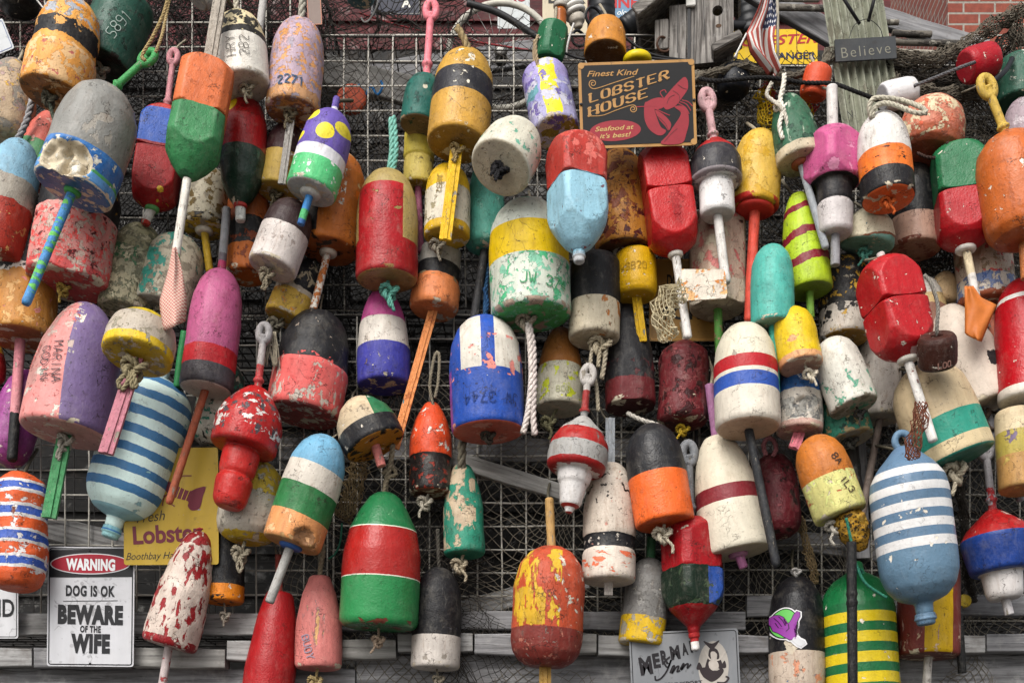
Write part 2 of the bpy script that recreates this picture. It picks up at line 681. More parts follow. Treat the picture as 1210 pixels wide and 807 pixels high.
def rrect(x0, x1, z0, z1, r, n=6):
    pts = []
    for cx, cz, a0 in ((x1 - r, z0 + r, -90), (x1 - r, z1 - r, 0), (x0 + r, z1 - r, 90), (x0 + r, z0 + r, 180)):
        for k in range(n + 1):
            a = math.radians(a0 + 90 * k / n)
            pts.append((cx + r * math.cos(a), cz + r * math.sin(a)))
    return pts

def slabpoly(pts, y0, y1):
    """an outline in the x-z plane given thickness from y0 (front) to y1 (back)"""
    n = len(pts)
    V = [(x, y0, z) for x, z in pts] + [(x, y1, z) for x, z in pts]
    Fc = [tuple(range(n)), tuple(range(2 * n - 1, n - 1, -1))]
    for i in range(n):
        j = (i + 1) % n
        Fc.append((j, i, n + i, n + j))
    return V, Fc

def frame_poly(out, inn, y0, y1):
    n = len(out)
    V = [(x, y0, z) for x, z in out] + [(x, y0, z) for x, z in inn] + [(x, y1, z) for x, z in out] + [(x, y1, z) for x, z in inn]
    Fc = []
    for i in range(n):
        j = (i + 1) % n
        Fc += [(i, j, n + j, n + i), (2 * n + j, 2 * n + i, 3 * n + i, 3 * n + j), (j, i, 2 * n + i, 2 * n + j), (n + i, n + j, 3 * n + j, 3 * n + i)]
    return V, Fc

def ellipse(cx, cz, a, b, n=40):
    return [(cx + a * math.cos(2 * math.pi * k / n), cz + b * math.sin(2 * math.pi * k / n)) for k in range(n)]

def smoothpoly(pts, n=5):
    return [(q.x, q.z) for q in crom([Vector((x, 0, z)) for x, z in pts], n, True)]

def axis_frame(o, z, front=Vector((0, -1, 0))):
    z = z.normalized()
    y = -(front - z * front.dot(z))
    y.normalize()
    x = y.cross(z)
    M = Matrix((x, y, z)).transposed().to_4x4()
    M.translation = o
    return M
# ------------------------------------------------------------------ the setting
def ground_mat():
    t = NT('asphalt')
    n = t.noise(t.co, 4, 6, .6)
    g = t.noise(t.co, 160, 2, .5)
    t.link(t.mix(1.0, t.mix(t.rng(n, .3, .7), lin('#4a4846'), lin('#5a5753')), t.grey(t.rng(g, .3, .7, .75, 1.15)), 'MULTIPLY'), t.bsdf.inputs['Base Color'])
    t.bsdf.inputs['Roughness'].default_value = .9
    t.bump(g, .5, .004)
    return t.mat

kindof(mobj('ground', ([(-150, -150, 0), (150, -150, 0), (150, 150, 0), (-150, 150, 0)], [(0, 1, 2, 3)]), ground_mat(), None, None, False), 'structure')

def boards(name, x0, x1, z0, z1, y, bh, mat, lap=.012, thick=.016):
    parts = []
    z = z0
    while z < z1:
        V, Fc = box(x0, x1, y, y + thick, z, min(z + bh, z1))
        V = [(a, b - (lap if c < z + bh * .5 else 0), c) for a, b, c in V]
        parts.append((V, Fc))
        z += bh + .0004
    return join(*parts)

gap_shade = wood('gap_shade_boards', '#1c1a18', '#0e0d0c')  # near-black backing added so the gaps between the traps stay in shade
red_paint = wood('red_clapboard', '#571a1c', '#3c1416')
tag(mobj('gap_backing', boards('gap_backing', -1.62, 1.62, 0.0, EYE + (HROW - 60) * S * F(.62), .62, .11, gap_shade), gap_shade, None, None, False), 'added dark board backing behind the traps standing in for shade', 'wall')
b = thing('red_building', 'dark red clapboard building behind the top of the traps', 'building', Matrix.Translation((0, 1.0, 0)))
mobj('wall', boards('w', -3.2, 1.1, 2.0, 5.2, 0.0, .13, red_paint), red_paint, b, None, False)
mobj('wall', box(-3.2, 1.1, .05, 2.5, 0, 5.2), plain('red_plaster', '#3c1416', .9), b, None, False)

def brick_mat():
    t = NT('red_brick')
    n = t.nt.nodes.new("ShaderNodeTexBrick")
    u = t.nt.nodes.new("ShaderNodeUVMap")
    t.link(u.outputs[0], n.inputs['Vector'])
    n.inputs['Color1'].default_value = lin('#7a3a2c')
    n.inputs['Color2'].default_value = lin('#8c4a36')
    n.inputs['Mortar'].default_value = lin('#8e887e')
    n.inputs['Scale'].default_value = 1.0
    n.inputs['Mortar Size'].default_value = .007
    n.inputs['Brick Width'].default_value = .215
    n.inputs['Row Height'].default_value = .075
    n.inputs['Bias'].default_value = -.2
    k = t.noise(t.co, 30, 5, .65)
    t.link(t.mix(1.0, n.outputs[0], t.grey(t.rng(k, .3, .7, .62, 1.1)), 'MULTIPLY'), t.bsdf.inputs['Base Color'])
    t.bsdf.inputs['Roughness'].default_value = .9
    t.bump(t.m('ADD', t.m('MULTIPLY', n.outputs[1], -1.0), t.m('MULTIPLY', k, .3)), .8, .006)
    return t.mat

def brick_building():
    Yc = 6.0
    c = P(1120, 0, Yc)
    l = P(1028, 0, Yc + 2.6)
    r = P(1500, 0, Yc)
    z0, z1 = 0, 11.0
    V = [(l.x, l.y, z0), (c.x, c.y, z0), (r.x, r.y, z0), (r.x, l.y, z0)]
    V = V + [(x, y, z1) for x, y, _ in V]
    Fc = [(0, 1, 5, 4), (1, 2, 6, 5), (2, 3, 7, 6), (3, 0, 4, 7), (4, 5, 6, 7)]
    o = mobj('brick_building', (V, Fc), brick_mat(), None, None, False)
    me = o.data
    uv = me.uv_layers.new(name='UVMap')
    for p in me.polygons:
        vs_ = [me.vertices[i].co for i in p.vertices]
        d = vs_[1] - vs_[0]
        d.z = 0
        d.normalize()
        for li in p.loop_indices:
            q = me.vertices[me.loops[li].vertex_index].co
            uv.data[li].uv = ((q - vs_[0]).dot(d), q.z)
    tag(o, 'red brick corner of a building at the top right', 'building')
brick_building()

# --- the lobster traps that carry everything
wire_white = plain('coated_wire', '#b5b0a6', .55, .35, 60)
wire_shade = plain('shaded_wire', '#2c2a28', .6, .35, 60)  # same trap wire on the inner panels, coloured dark as the shade inside
grey_wood = [wood('grey_lath', '#9a9997', '#686664', 'x', 7), wood('grey_lath', '#888788', '#5a595a', 'x', 8), wood('grey_lath', '#a19f9a', '#767470', 'x', 6)]

def wire_grid(w, h, sp, r, plane='xz', jit=.0012):
    """welded wire panel in local x-z, from 0,0"""
    parts = []
    nx, nz = max(1, round(w / sp)), max(1, round(h / sp))
    for i in range(nx + 1):
        x = w * i / nx
        p = [(x + rnd.uniform(-1, 1) * jit, rnd.uniform(-1, 1) * jit, h * k / 6) for k in range(7)]
        parts.append(tube(p, r * (1.5 if i in (0, nx) else 1), 5))
    for i in range(nz + 1):
        z = h * i / nz
        p = [(w * k / 8, r * 1.6 + rnd.uniform(-1, 1) * jit, z + rnd.uniform(-1, 1) * jit) for k in range(9)]
        parts.append(tube(p, r * (1.5 if i in (0, nz) else 1), 5))
    return join(*parts)

SP = 28.6 * S
traps = [(-150, 372, -60, 372, 'wire trap at the upper left behind the orange and green buoys'),
         (378, 836, 42, 366, 'wire trap in the upper middle with its front mesh showing round the red panel buoy'),
         (842, 1350, 78, 372, 'wire trap at the upper right behind the lime and turquoise buoys'),
         (-150, 388, 378, 732, 'wire trap at the lower left behind the warning sign'),
         (394, 820, 372, 732, 'wire trap in the lower middle behind the green and red belted buoy'),
         (826, 1350, 378, 732, 'wire trap at the lower right behind the slate blue buoy')]
for i, (x0, x1, y0, y1, lab) in enumerate(traps):
    o = P(x0, y1, 0)
    w, h = (x1 - x0) * S, (y1 - y0) * S
    t = thing('lobster_trap', lab, 'lobster trap', Matrix.Translation(o), 'stacked lobster traps')
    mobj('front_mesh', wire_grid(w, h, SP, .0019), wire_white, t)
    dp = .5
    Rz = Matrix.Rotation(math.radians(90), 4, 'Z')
    mobj('side_mesh', wire_grid(dp, h, SP, .0016), wire_shade, t, Rz)
    mobj('side_mesh', wire_grid(dp, h, SP, .0016), wire_shade, t, Matrix.Translation((w, 0, 0)) @ Rz)
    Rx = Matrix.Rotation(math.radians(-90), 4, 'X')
    mobj('top_mesh', wire_grid(w, dp, SP, .0016), wire_shade, t, Matrix.Translation((0, 0, h)) @ Rx)
    mobj('floor_mesh', wire_grid(w, dp, SP, .0016), wire_shade, t, Matrix.Translation((0, 0, .004)) @ Rx)
    mobj('back_mesh', wire_grid(w, h, SP, .0016), wire_shade, t, Matrix.Translation((0, dp, 0)))

# --- grey laths and planks
def plank(label, x0, y0, x1, y1, wpx, Y, th=.018, m=0, cat='plank', name='plank'):
    a, c = P(x0, y0, Y), P(x1, y1, Y)
    L = (c - a).length
    ang = math.atan2(c.z - a.z, c.x - a.x)
    M = Matrix.Translation((a + c) / 2) @ Matrix.Rotation(-ang, 4, 'Y')
    h = wpx * S * F(Y) / 2
    bm = bmesh.new()
    bmesh.ops.create_grid(bm, x_segments=30, y_segments=3, size=.5)
    V = []
    Fc = []
    n = 24
    sec = [(-th / 2, -h + .002), (-th / 2 + .002, -h), (th / 2, -h), (th / 2, h), (-th / 2 + .002, h), (-th / 2, h - .002)]
    bm.free()
    for i in range(n + 1):
        x = -L / 2 + L * i / n
        dz = mnoise.noise(Vector((x * 5, a.z * 9, 1.3))) * .004
        dw = 1 + .10 * mnoise.noise(Vector((x * 14, a.z * 5, 7.7)))
        for (yy, zz) in sec:
            V.append((x, yy + dz * .6, zz * dw + dz))
    k = len(sec)
    for i in range(n):
        for j in range(k):
            Fc.append((i * k + j, (i + 1) * k + j, (i + 1) * k + (j + 1) % k, i * k + (j + 1) % k))
    Fc += [tuple(range(k)), tuple(range(n * k + k - 1, n * k - 1, -1))]
    return tag(mobj(name, (V, Fc), grey_wood[m], None, M, False), label, cat, 'weathered grey planks of the trap stack')

plank('grey horizontal lath between the upper and lower traps at the left', 128, 531, 262, 531, 25, -.012, m=1)
plank('long grey lath running behind the net across the middle', 330, 532, 935, 532, 26, .02, m=1)
plank('grey sagging lath under the blue and white panel buoy', 535, 541, 690, 590, 19, -.012, m=2)
plank('grey slanting lath behind the warning sign top', 40, 618, 215, 664, 30, .02, m=0)
plank('grey slanting lath rising beside the low black and white buoy', 532, 726, 694, 684, 24, .02, m=0)
plank('grey upper rail of the bottom frame at the left', -40, 738, 402, 738, 26, -.016, m=0)
plank('grey upper rail of the bottom frame in the middle', 404, 734, 880, 734, 22, -.016, m=1)
plank('grey upper rail of the bottom frame at the right', 882, 716, 1300, 716, 24, -.016, m=1)
plank('grey lath slanting behind the sponge and pale yellow buoy', 880, 630, 1064, 656, 24, .02, m=1)
ORD = ['first', 'second', 'third', 'fourth', 'fifth', 'sixth', 'seventh', 'eighth', 'ninth', 'tenth', 'eleventh', 'twelfth', 'thirteenth']
edges = [-70, 44, 158, 270, 318, 398, 470, 560, 640, 705, 800, 915, 1040, 1160, 1280]
k_ = 0
for a_, c_ in zip(edges[:-1], edges[1:]):
    yy = (778 if c_ < 300 else 768 if c_ < 480 else 762) + rnd.uniform(-2, 2)
    lab = 'cracked grey board end, %s from the left in the row along the bottom' % (ORD[k_] if k_ < 13 else 'last')
    plank(lab, a_ + 1.2, yy, c_ - 1.2, yy + rnd.uniform(-1.5, 1.5), 22 + rnd.uniform(-2, 2), -.03 + rnd.uniform(-.004, .004), th=.05, m=k_ % 3)
    k_ += 1
plank('broad grey board below the cracked edge at the bottom left', -60, 840, 420, 840, 100, -.01, th=.02, m=1)
plank('broad grey board below the cracked edge at the bottom right', 422, 822, 1300, 822, 98, -.004, th=.02, m=1)
plank('upright weathered thin board between the lettered orange buoy and the slate blue one', 1008, 480, 1014, 660, 26, -.03, m=1)
# what shows inside the upper middle trap
plank('pale slanting board seen through the mesh above the purple dotted buoy', 318, 66, 520, 118, 34, .10, m=2)
plank('pale horizontal board seen through the mesh left of the pink handle', 330, 108, 470, 108, 20, .14, m=2)
plank('broad grey board inside the trap left of the turquoise rope', 380, 205, 520, 212, 46, .2, m=0)
plank('grey board inside the trap behind the pink handle', 440, 92, 640, 62, 30, .2, m=1)
# boards and poles of the frame above the net at the right
plank('dark grey slanting frame board over the yellow ranger sign', 884, -16, 1000, 52, 28, .06, m=1)
plank('dark grey slanting frame board below the brick corner', 1030, 18, 1165, 60, 22, .06, m=1)
def pole(label, x0, y0, x1, y1, wpx, Y, c='#6d675e'):
    a, q = P(x0, y0, Y), P(x1, y1, Y)
    L = (q - a).length
    m = paint('weathered_stick', L, wpx * S / 2, c, [W('#3c3833', .55, 40, st=(1, 1, .3)), W('#9a958a', .6, 40)], edge=None)
    return tag(mobj('wooden_pole', lathe(L, wpx * S / 2, [(0, 0), (0, .9), (.01, 1), (.5, .94), (.99, .96), (1, .8), (1, 0)], 12, 40, lump=.06, freq=.6, smooth=0), m, None, axis_frame(a, q - a)), label, 'pole', 'weathered poles in the frame above the net')
pole('upper of the short round poles right of the corrugated strip', 1046, 27, 1062, 27, 7, .02)
pole('knotty grey pole just under the upper one beside the corrugated strip', 1054, 40, 1101, 41, 8, .02)
pole('long knotty grey pole ending below the brick corner', 1054, 50, 1138, 52, 8, .02)
pole('pale short pole lowest of those beside the slate sign', 1058, 61, 1114, 63, 6, .02, '#a39c8e')
pole('round pole crossing above the yellow sign', 918, 9, 988, 11, 8, .03)
pole('thin pole at the very top over the yellow sign', 910, 0, 968, 1, 5, .03)

# --- netting: knotted twine diamonds
def net_geo(fun, nu, nv, r, hang=.5, skip=None, twn=3):
    """twine mesh on a surface fun(u,v) -> Vector; nu by nv diamonds"""
    V, Fc = [], []
    node = {}
    def nd(i, j):
        if (i, j) not in node:
            u = (i + (.5 if j % 2 else 0)) / nu
            v = j / (2 * nv)
            node[(i, j)] = fun(min(u, 1.0), v)
        return node[(i, j)]
    for j in range(2 * nv):
        for i in range(nu):
            a = nd(i, j)
            if j % 2 == 0:
                ends = [(i, j + 1), (i - 1, j + 1)]
            else:
                ends = [(i, j + 1), (i + 1, j + 1)]
            for (i2, j2) in ends:
                if i2 < 0 or i2 > nu:
                    continue
                c = nd(i2, j2)
                if skip and skip((a + c) / 2):
                    continue
                d = c - a
                if d.length < 1e-7:
                    continue
                d.normalize()
                x = d.cross(Vector((0, 1, 0)))
                if x.length < 1e-6:
                    x = Vector((1, 0, 0))
                x.normalize()
                y = d.cross(x)
                mid = (a + c) / 2 + Vector((0, 0, -abs(d.x) * .0007)) + y * .0003
                base = len(V)
                for p in (a, mid, c):
                    for k in range(twn):
                        th = 2 * math.pi * k / twn
                        V.append(p + (x * math.cos(th) + y * math.sin(th)) * r)
                for s in (0, twn):
                    for k in range(twn):
                        Fc.append((base + s + k, base + s + (k + 1) % twn, base + s + twn + (k + 1) % twn, base + s + twn + k))
    return V, Fc

twine = {k: plain('net_twine', k, .95, .4, 150) for k in ('#2b2825', '#3a352f', '#5a5348', '#6d665a', '#7d6a4c', '#7a4a38', '#c2b594', '#17181a', '#b8981c', '#9c3028', '#4a443b', '#211f1d', '#1c1a19')}

def flat_net(x0, x1, y0, y1, cell, Y, amp, fr, seed, shear=0.0, sag=0.0):
    w, h = x1 - x0, y1 - y0
    sd = Vector((seed * 3.1, seed * 1.7, seed))
    def fun(u, v):
        px = x0 + w * u + shear * h * v
        py = y0 + h * v
        a = Vector((px * fr, py * fr, 0)) + sd
        b_ = Vector((px * fr * 3.3, py * fr * 3.3, 5)) + sd
        px += 26 * mnoise.noise(a) + 8 * mnoise.noise(b_)
        py += 26 * mnoise.noise(a + Vector((9, 4, 2))) + 8 * mnoise.noise(b_ + Vector((4, 4, 4))) + sag * 4 * u * (1 - u)
        y = Y + amp * mnoise.noise(a * 1.4 + Vector((3, 3, 3))) + amp * .35 * mnoise.noise(b_)
        return P(px, py, min(y, -.0035) if Y < 0 else y)
    return fun, max(1, int(w / cell)), max(1, int(h / (cell)))

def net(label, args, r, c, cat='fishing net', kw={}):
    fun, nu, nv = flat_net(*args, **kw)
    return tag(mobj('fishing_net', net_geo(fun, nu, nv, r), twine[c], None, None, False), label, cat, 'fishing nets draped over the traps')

net('dark brown net spread over the lower middle and right traps', (330, 1260, 440, 850, 11.5, -.014, .006, .012, 1), .00085, '#6d665a')
net('black net stretched over the upper left trap behind the buoys', (-60, 420, -30, 380, 11, -.010, .005, .014, 2), .0008, '#2b2825')
net('grey brown net over the upper middle trap around the turquoise rope', (370, 850, 34, 320, 12, -.012, .006, .013, 3), .0007, '#3a352f')
net('loose dark net over the upper right trap between the hanging buoys', (820, 1260, 70, 460, 10, -.012, .007, .015, 4), .0008, '#3a352f')
net('slanting dark net bunched under the orange and black buoy', (474, 560, 575, 830, 8.0, -.036, .006, .02, 5), .0008, '#2b2825', kw=dict(shear=.18))
net('black netting bunched around the beige ball at the right', (1078, 1140, 290, 345, 6.0, -.03, .008, .03, 6), .0009, '#2b2825')
net('second layer of black net in the top left corner', (-40, 330, -40, 130, 9.0, .05, .02, .02, 7), .0009, '#2b2825')
net('net crumpled inside the upper right trap', (840, 1240, 90, 330, 9.0, .06, .03, .02, 8), .001, '#5a5348')

net('thick dark netting hung behind the coral foam ball at the upper right', (1040, 1260, 62, 330, 6.0, -.034, .012, .03, 10), .0009, '#4a443b')
net('black tangle of net inside the lower right trap', (826, 1260, 385, 720, 7.5, .035, .03, .02, 11), .001, '#211f1d')  # inner net tangles coloured near black, which also paints in the traps' shade
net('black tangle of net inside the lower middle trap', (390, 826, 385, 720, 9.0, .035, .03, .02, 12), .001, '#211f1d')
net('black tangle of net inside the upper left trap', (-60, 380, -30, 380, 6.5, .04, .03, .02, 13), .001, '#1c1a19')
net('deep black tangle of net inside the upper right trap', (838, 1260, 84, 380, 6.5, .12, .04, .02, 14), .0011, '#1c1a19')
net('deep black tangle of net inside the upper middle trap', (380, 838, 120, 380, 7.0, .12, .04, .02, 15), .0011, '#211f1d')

net('dark net hung across the top edge in front of the dark red wall', (-60, 570, -50, 64, 6.5, .03, .015, .03, 16), .001, '#2b2825')

def roll(label, pts, wpx, c, r=.0011, nu=16, seed=1, Y=-.05, cat='fishing net'):
    """a net gathered into a hanging roll along a line"""
    path = crom([P(x, y, Y) for x, y in pts], 14)
    sd = Vector((seed, seed * 2, 0))
    m = len(path)
    def fun(u, v):
        k = min(max(v, 0), 1) * (m - 1)
        i = min(int(k), m - 2)
        p = path[i].lerp(path[i + 1], k - i)
        tg = (path[i + 1] - path[i]).normalized()
        a = tg.cross(Vector((0, 1, 0))).normalized()
        b_ = tg.cross(a)
        th = u * 2 * math.pi * 1.0
        R = wpx * S * .5 * (.75 + .6 * mnoise.noise(Vector((u * 4, v * 14, 0)) + sd))
        R *= .6 + .4 * abs(mnoise.noise(Vector((u * 11, v * 40, 3)) + sd)) * 2
        return p + (a * math.cos(th) + b_ * math.sin(th)) * R
    L = sum((path[i + 1] - path[i]).length for i in range(m - 1))
    nv = max(4, int(L / .013))
    return tag(mobj('fishing_net', net_geo(fun, nu, nv, r), twine[c], None, None, False), label, cat, 'fishing nets draped over the traps')

roll('grey net gathered along the top from the sign to the flag', [(812, 88), (835, 92), (862, 80), (888, 82), (915, 91), (945, 92), (968, 82), (985, 60)], 20, '#6d665a', seed=3, nu=20)
roll('thin upper strand of gathered net below the flag', [(820, 95), (850, 84), (880, 79), (905, 86), (940, 90), (978, 72)], 11, '#5a5348', seed=5, Y=-.075)
roll('long swag of gathered net sweeping up to the top right corner', [(1046, 62), (1085, 72), (1120, 66), (1150, 48), (1180, 28), (1215, 10)], 26, '#5a5348', seed=7, nu=20)
roll('second swag of net below the long one at the top right', [(1040, 78), (1080, 92), (1125, 90), (1165, 70), (1195, 48), (1220, 40)], 30, '#3a352f', seed=9, nu=20, Y=-.03)
roll('heavy fold of net under the second swag at the top right', [(1050, 100), (1090, 108), (1135, 112), (1172, 104)], 26, '#5a5348', seed=41, nu=18, Y=-.045)
roll('net hanging straight down at the right edge', [(1196, 16), (1204, 50), (1210, 90), (1214, 130)], 26, '#5a5348', seed=11, nu=16)
roll('twisted dark rope of net hanging beside the slate blue buoy', [(1118, 520), (1132, 570), (1140, 620), (1142, 668), (1150, 712)], 16, '#3a352f', seed=13, nu=12)
roll('brown mesh bunch beside the blue white green buoy', [(424, 545), (420, 570), (412, 595), (402, 612)], 34, '#7d6a4c', seed=15, nu=16, r=.0009, Y=-.06)
roll('brown mesh strip hanging above the sticker buoy', [(944, 610), (952, 640), (960, 668), (963, 690)], 15, '#7d6a4c', seed=17, nu=10, r=.0010, Y=-.05)
roll('pale mesh bag hanging beside the white rod of the stamped red buoy', [(808, 342), (790, 352), (782, 375), (792, 400)], 34, '#c2b594', seed=19, nu=14, r=.0011, Y=-.44)
roll('red brown scrap of net hanging from the white rod right of the blue eye', [(1088, 476), (1086, 500), (1078, 525), (1080, 542)], 22, '#7a4a38', seed=21, nu=12, r=.0010, Y=-.46)

roll('yellow twine net crumpled behind the scraped dark green buoy', [(898, 108), (908, 124), (903, 140), (914, 150), (940, 142), (958, 132)], 30, '#b8981c', seed=31, nu=12, r=.0012, Y=-.018)
roll('red twine net crumpled behind the scraped dark green buoy', [(902, 100), (912, 112), (918, 130), (950, 138), (962, 122)], 20, '#9c3028', seed=33, nu=8, r=.0010, Y=-.022)
# --- lettered signs
def rot_y(a):
    return Matrix.Rotation(math.radians(-a), 4, 'Y')

class Sign:
    def __init__(s, name, label, x0, y0, x1, y1, Y, ang=0.0, cat='sign', group='lettered tin signs'):
        s.k = S * F(Y)
        s.cx, s.cy = (x0 + x1) / 2, (y0 + y1) / 2
        s.w, s.h = (x1 - x0) * s.k, (y1 - y0) * s.k
        s.ang = ang
        c = P(s.cx, s.cy, Y)
        M = Matrix.Translation(c) @ rot_y(ang)
        s.root = thing(name, label, cat, M, group)
    def xy(s, px, py):
        """a point of the sign face, from its place in the photograph"""
        x, z = (px - s.cx) * s.k, (s.cy - py) * s.k
        a = math.radians(-s.ang)
        return x * math.cos(a) - z * math.sin(a), x * math.sin(a) + z * math.cos(a)
    def plate(s, c, r=.006, rough=.4, th=.0016, name='plate', inset=0.0, y=0.0):
        o = rrect(-s.w / 2 + inset, s.w / 2 - inset, -s.h / 2 + inset, s.h / 2 - inset, r)
        return mobj(name, slabpoly(o, y, y + th), paint('sign_enamel', .4, .2, c, [W('#8a8680', .74, 60)], edge=None, rough=rough, bumpy=.1, grime=.5), s.root, None, False)
    def poly(s, pts, c, y, name='emblem', px=True, rough=.45):
        q = [s.xy(*p) for p in pts] if px else pts
        return mobj(name, slabpoly(q, y, y + .0003), plain('sign_ink', c, rough, .12, 30, 0, .05), s.root, None, False)
    def polys(s, lst, c, y, name='emblem'):
        parts = [slabpoly([s.xy(*p) for p in pts], y - i * .00005, y + .0003) for i, pts in enumerate(lst)]
        return mobj(name, join(*parts), plain('sign_ink', c, .45, .12, 30, 0, .05), s.root, None, False)
    def border(s, inset, wd, c, y, r=.005, name='border'):
        a, b_ = s.w / 2 - inset, s.h / 2 - inset
        o = rrect(-a, a, -b_, b_, r)
        i = rrect(-a + wd, a - wd, -b_ + wd, b_ - wd, max(r - wd, .0008))
        return mobj(name, frame_poly(o, i, y, y + .0003), plain('sign_ink', c, .45, .12, 30, 0, .05), s.root, None, False)
    def text(s, txt, px, py, hpx, c, y=-.0016, rot=0.0, bold=.0, sx=1.0, shear=0, space=1.0, wpx=None, name='lettering'):
        g = font_text(txt, hpx * s.k, bold, 1.0, shear, space)
        xs = [v[0] for v in g[0]]
        if wpx:
            sx = wpx * s.k / (max(xs) - min(xs))
        g = ([(v[0] * sx, v[1], v[2]) for v in g[0]], g[1])
        x, z = s.xy(px, py)
        M = Matrix.Translation((x, y, z)) @ rot_y(rot)
        return mobj(name, g, plain('sign_ink', c, .45, .12, 30, 0, .05), s.root, M, False)
    def strokes(s, lines, wpx, c, y, name='emblem'):
        q = [[s.xy(*p) for p in l] for l in lines]
        g = flat_strokes(q, lambda a, b_: wpx * s.k, .004)
        return mobj(name, ([(v[0], v[1] + y, v[2]) for v in g[0]], g[1]), plain('sign_ink', c, .45, .12, 30, 0, .05), s.root, None, False)
    def hole(s, px, py, c='#2a2a2a', r=1.6):
        x, z = s.xy(px, py)
        return mobj('bolt', xf(lathe(.003, r * s.k, [(0, 0), (0, 1), (.6, 1), (1, .6), (1, 0)], 14, 10, smooth=0), Matrix.Translation((x, -.0008, z)) @ Matrix.Rotation(math.radians(90), 4, 'X')), plain('bolt_metal', c, .4), s.root)

def curve(pts, n=6):
    return [(q.x, q.y) for q in crom([Vector((x, y, 0)) for x, y in pts], n)]

def closed(pts, n=5):
    return [(q.x, q.y) for q in crom([Vector((x, y, 0)) for x, y in pts], n, True)][::-1]

def spiral(cx, cy, r0, turns, a0, d=1):
    return [(cx + r0 * (1 - .75 * k / 40) * math.cos(a0 + d * 2 * math.pi * turns * k / 40), cy + r0 * (1 - .75 * k / 40) * math.sin(a0 + d * 2 * math.pi * turns * k / 40)) for k in range(41)]

# the lobster house sign
g = Sign('lobster_house_sign', 'black and gold lobster house sign with a red lobster', 684.5, 72.5, 822, 174, -.20, 2.0)
GOLD, INK, RED = '#9c7440', '#0d0c0e', '#821a26'
g.plate(GOLD, .009)
mobj('field', slabpoly(rrect(-g.w / 2 + .0058, g.w / 2 - .0058, -g.h / 2 + .0058, g.h / 2 - .0058, .005), -.0008, .0004), plain('sign_ink', INK, .6, .3, 30, 0, .05), g.root, None, False)
for sx_, sy_ in ((1, 1), (1, -1), (-1, 1), (-1, -1)):
    mobj('corner_ornament', slabpoly(ellipse(sx_ * (g.w / 2 - .0062), sy_ * (g.h / 2 - .0062), .0062, .0062, 20)[::-1], -.0013, -.0009), plain('sign_ink', GOLD, .45, .12, 30, 0, .05), g.root, None, False)
g.text('Finest Kind', 724, 87, 6.6, GOLD, shear=.32, bold=.012, wpx=61, rot=.5)
for txt, cx_, cy_, hh, ww, rt in (('LOBSTER', 743, 102.8, 9.8, 97, 17.6), ('HOUSE', 730.5, 121.6, 9.8, 72, 19.0)):
    gg = slab_text(txt, hh * g.k, 2.4 * g.k, 1.1 * g.k, .6)
    xs = [v[0] for v in gg[0]]
    k_ = ww * g.k / (max(xs) - min(xs))
    gg = ([(v[0] * k_, v[1], v[2] + v[0] * k_ * math.tan(math.radians(rt - 2.5))) for v in gg[0]], gg[1])
    x_, z_ = g.xy(cx_, cy_)
    mobj('lettering', gg, plain('sign_ink', GOLD, .45, .12, 30, 0, .05), g.root, Matrix.Translation((x_, -.0016, z_)), False)
g.strokes([curve([(749, 91), (727, 98), (706, 105), (699, 105), (696, 101)]) + spiral(700.5, 99.5, 4.4, 1.3, math.pi, 1)], .9, GOLD, -.0015, 'scroll')
g.strokes([curve([(697, 138), (712, 137), (728, 131), (744, 125.5), (750, 125.5), (752, 129)]) + spiral(748, 129.5, 4.2, 1.3, 0, 1)], .9, GOLD, -.0015, 'scroll')
g.poly([(727 + 30.2 * math.cos(a), 155 + 12.3 * math.sin(a) - .06 * 30 * math.cos(a)) for a in [-2 * math.pi * k / 48 for k in range(48)]], RED, -.0012, 'oval')
g.text('Seafood at', 726, 152, 5.2, '#b0955a', shear=.3, bold=.01, wpx=46, rot=2)
g.text("it's best!", 727, 160.5, 5.2, '#b0955a', shear=.3, bold=.01, wpx=37, rot=2)
g.polys([closed([(808, 92), (812, 95), (813, 101), (812, 107), (806, 116), (799, 125), (792, 129), (787, 130), (783, 125), (784, 118), (790, 110), (798, 101)]),
         closed([(763, 123), (770, 118), (779, 116), (784, 118), (784, 127), (776, 130), (771, 128)]),
         closed([(763, 121), (761, 131), (762, 143), (767, 153), (776, 160), (783, 160), (787, 155), (781, 151), (777, 142), (774, 133), (772, 127)]),
         closed([(774, 131), (781, 134), (789, 141), (793, 148), (790, 155), (786, 150), (779, 142)]),
         closed([(797, 127), (806, 126), (812, 132), (814, 144), (811, 158), (805, 170), (781, 170.5), (789, 160), (797, 148), (803, 139), (804, 133)])], RED, -.0012)
g.strokes([curve([(806, 119), (813, 121), (818, 126)]), curve([(804, 121), (811, 124), (816, 131)]), curve([(802, 123), (810, 128), (814, 135)]), curve([(784, 117), (780, 110), (785, 107), (787, 110)]), [(752, 127), (776, 126)], curve([(776, 130), (784, 134), (791, 137)])], 1.1, RED, -.0013)
g.strokes([curve([(788, 123), (791, 116), (797, 113)]), curve([(795, 108), (802, 113), (803, 120)]), curve([(801, 101), (807, 105), (811, 106)]), curve([(785, 168), (794, 158), (800, 153)]), curve([(778, 139), (786, 147), (790, 155)])], .6, '#4a1218', -.0017)
for q in ((686.5, 124), (820, 119)):
    g.hole(*q)

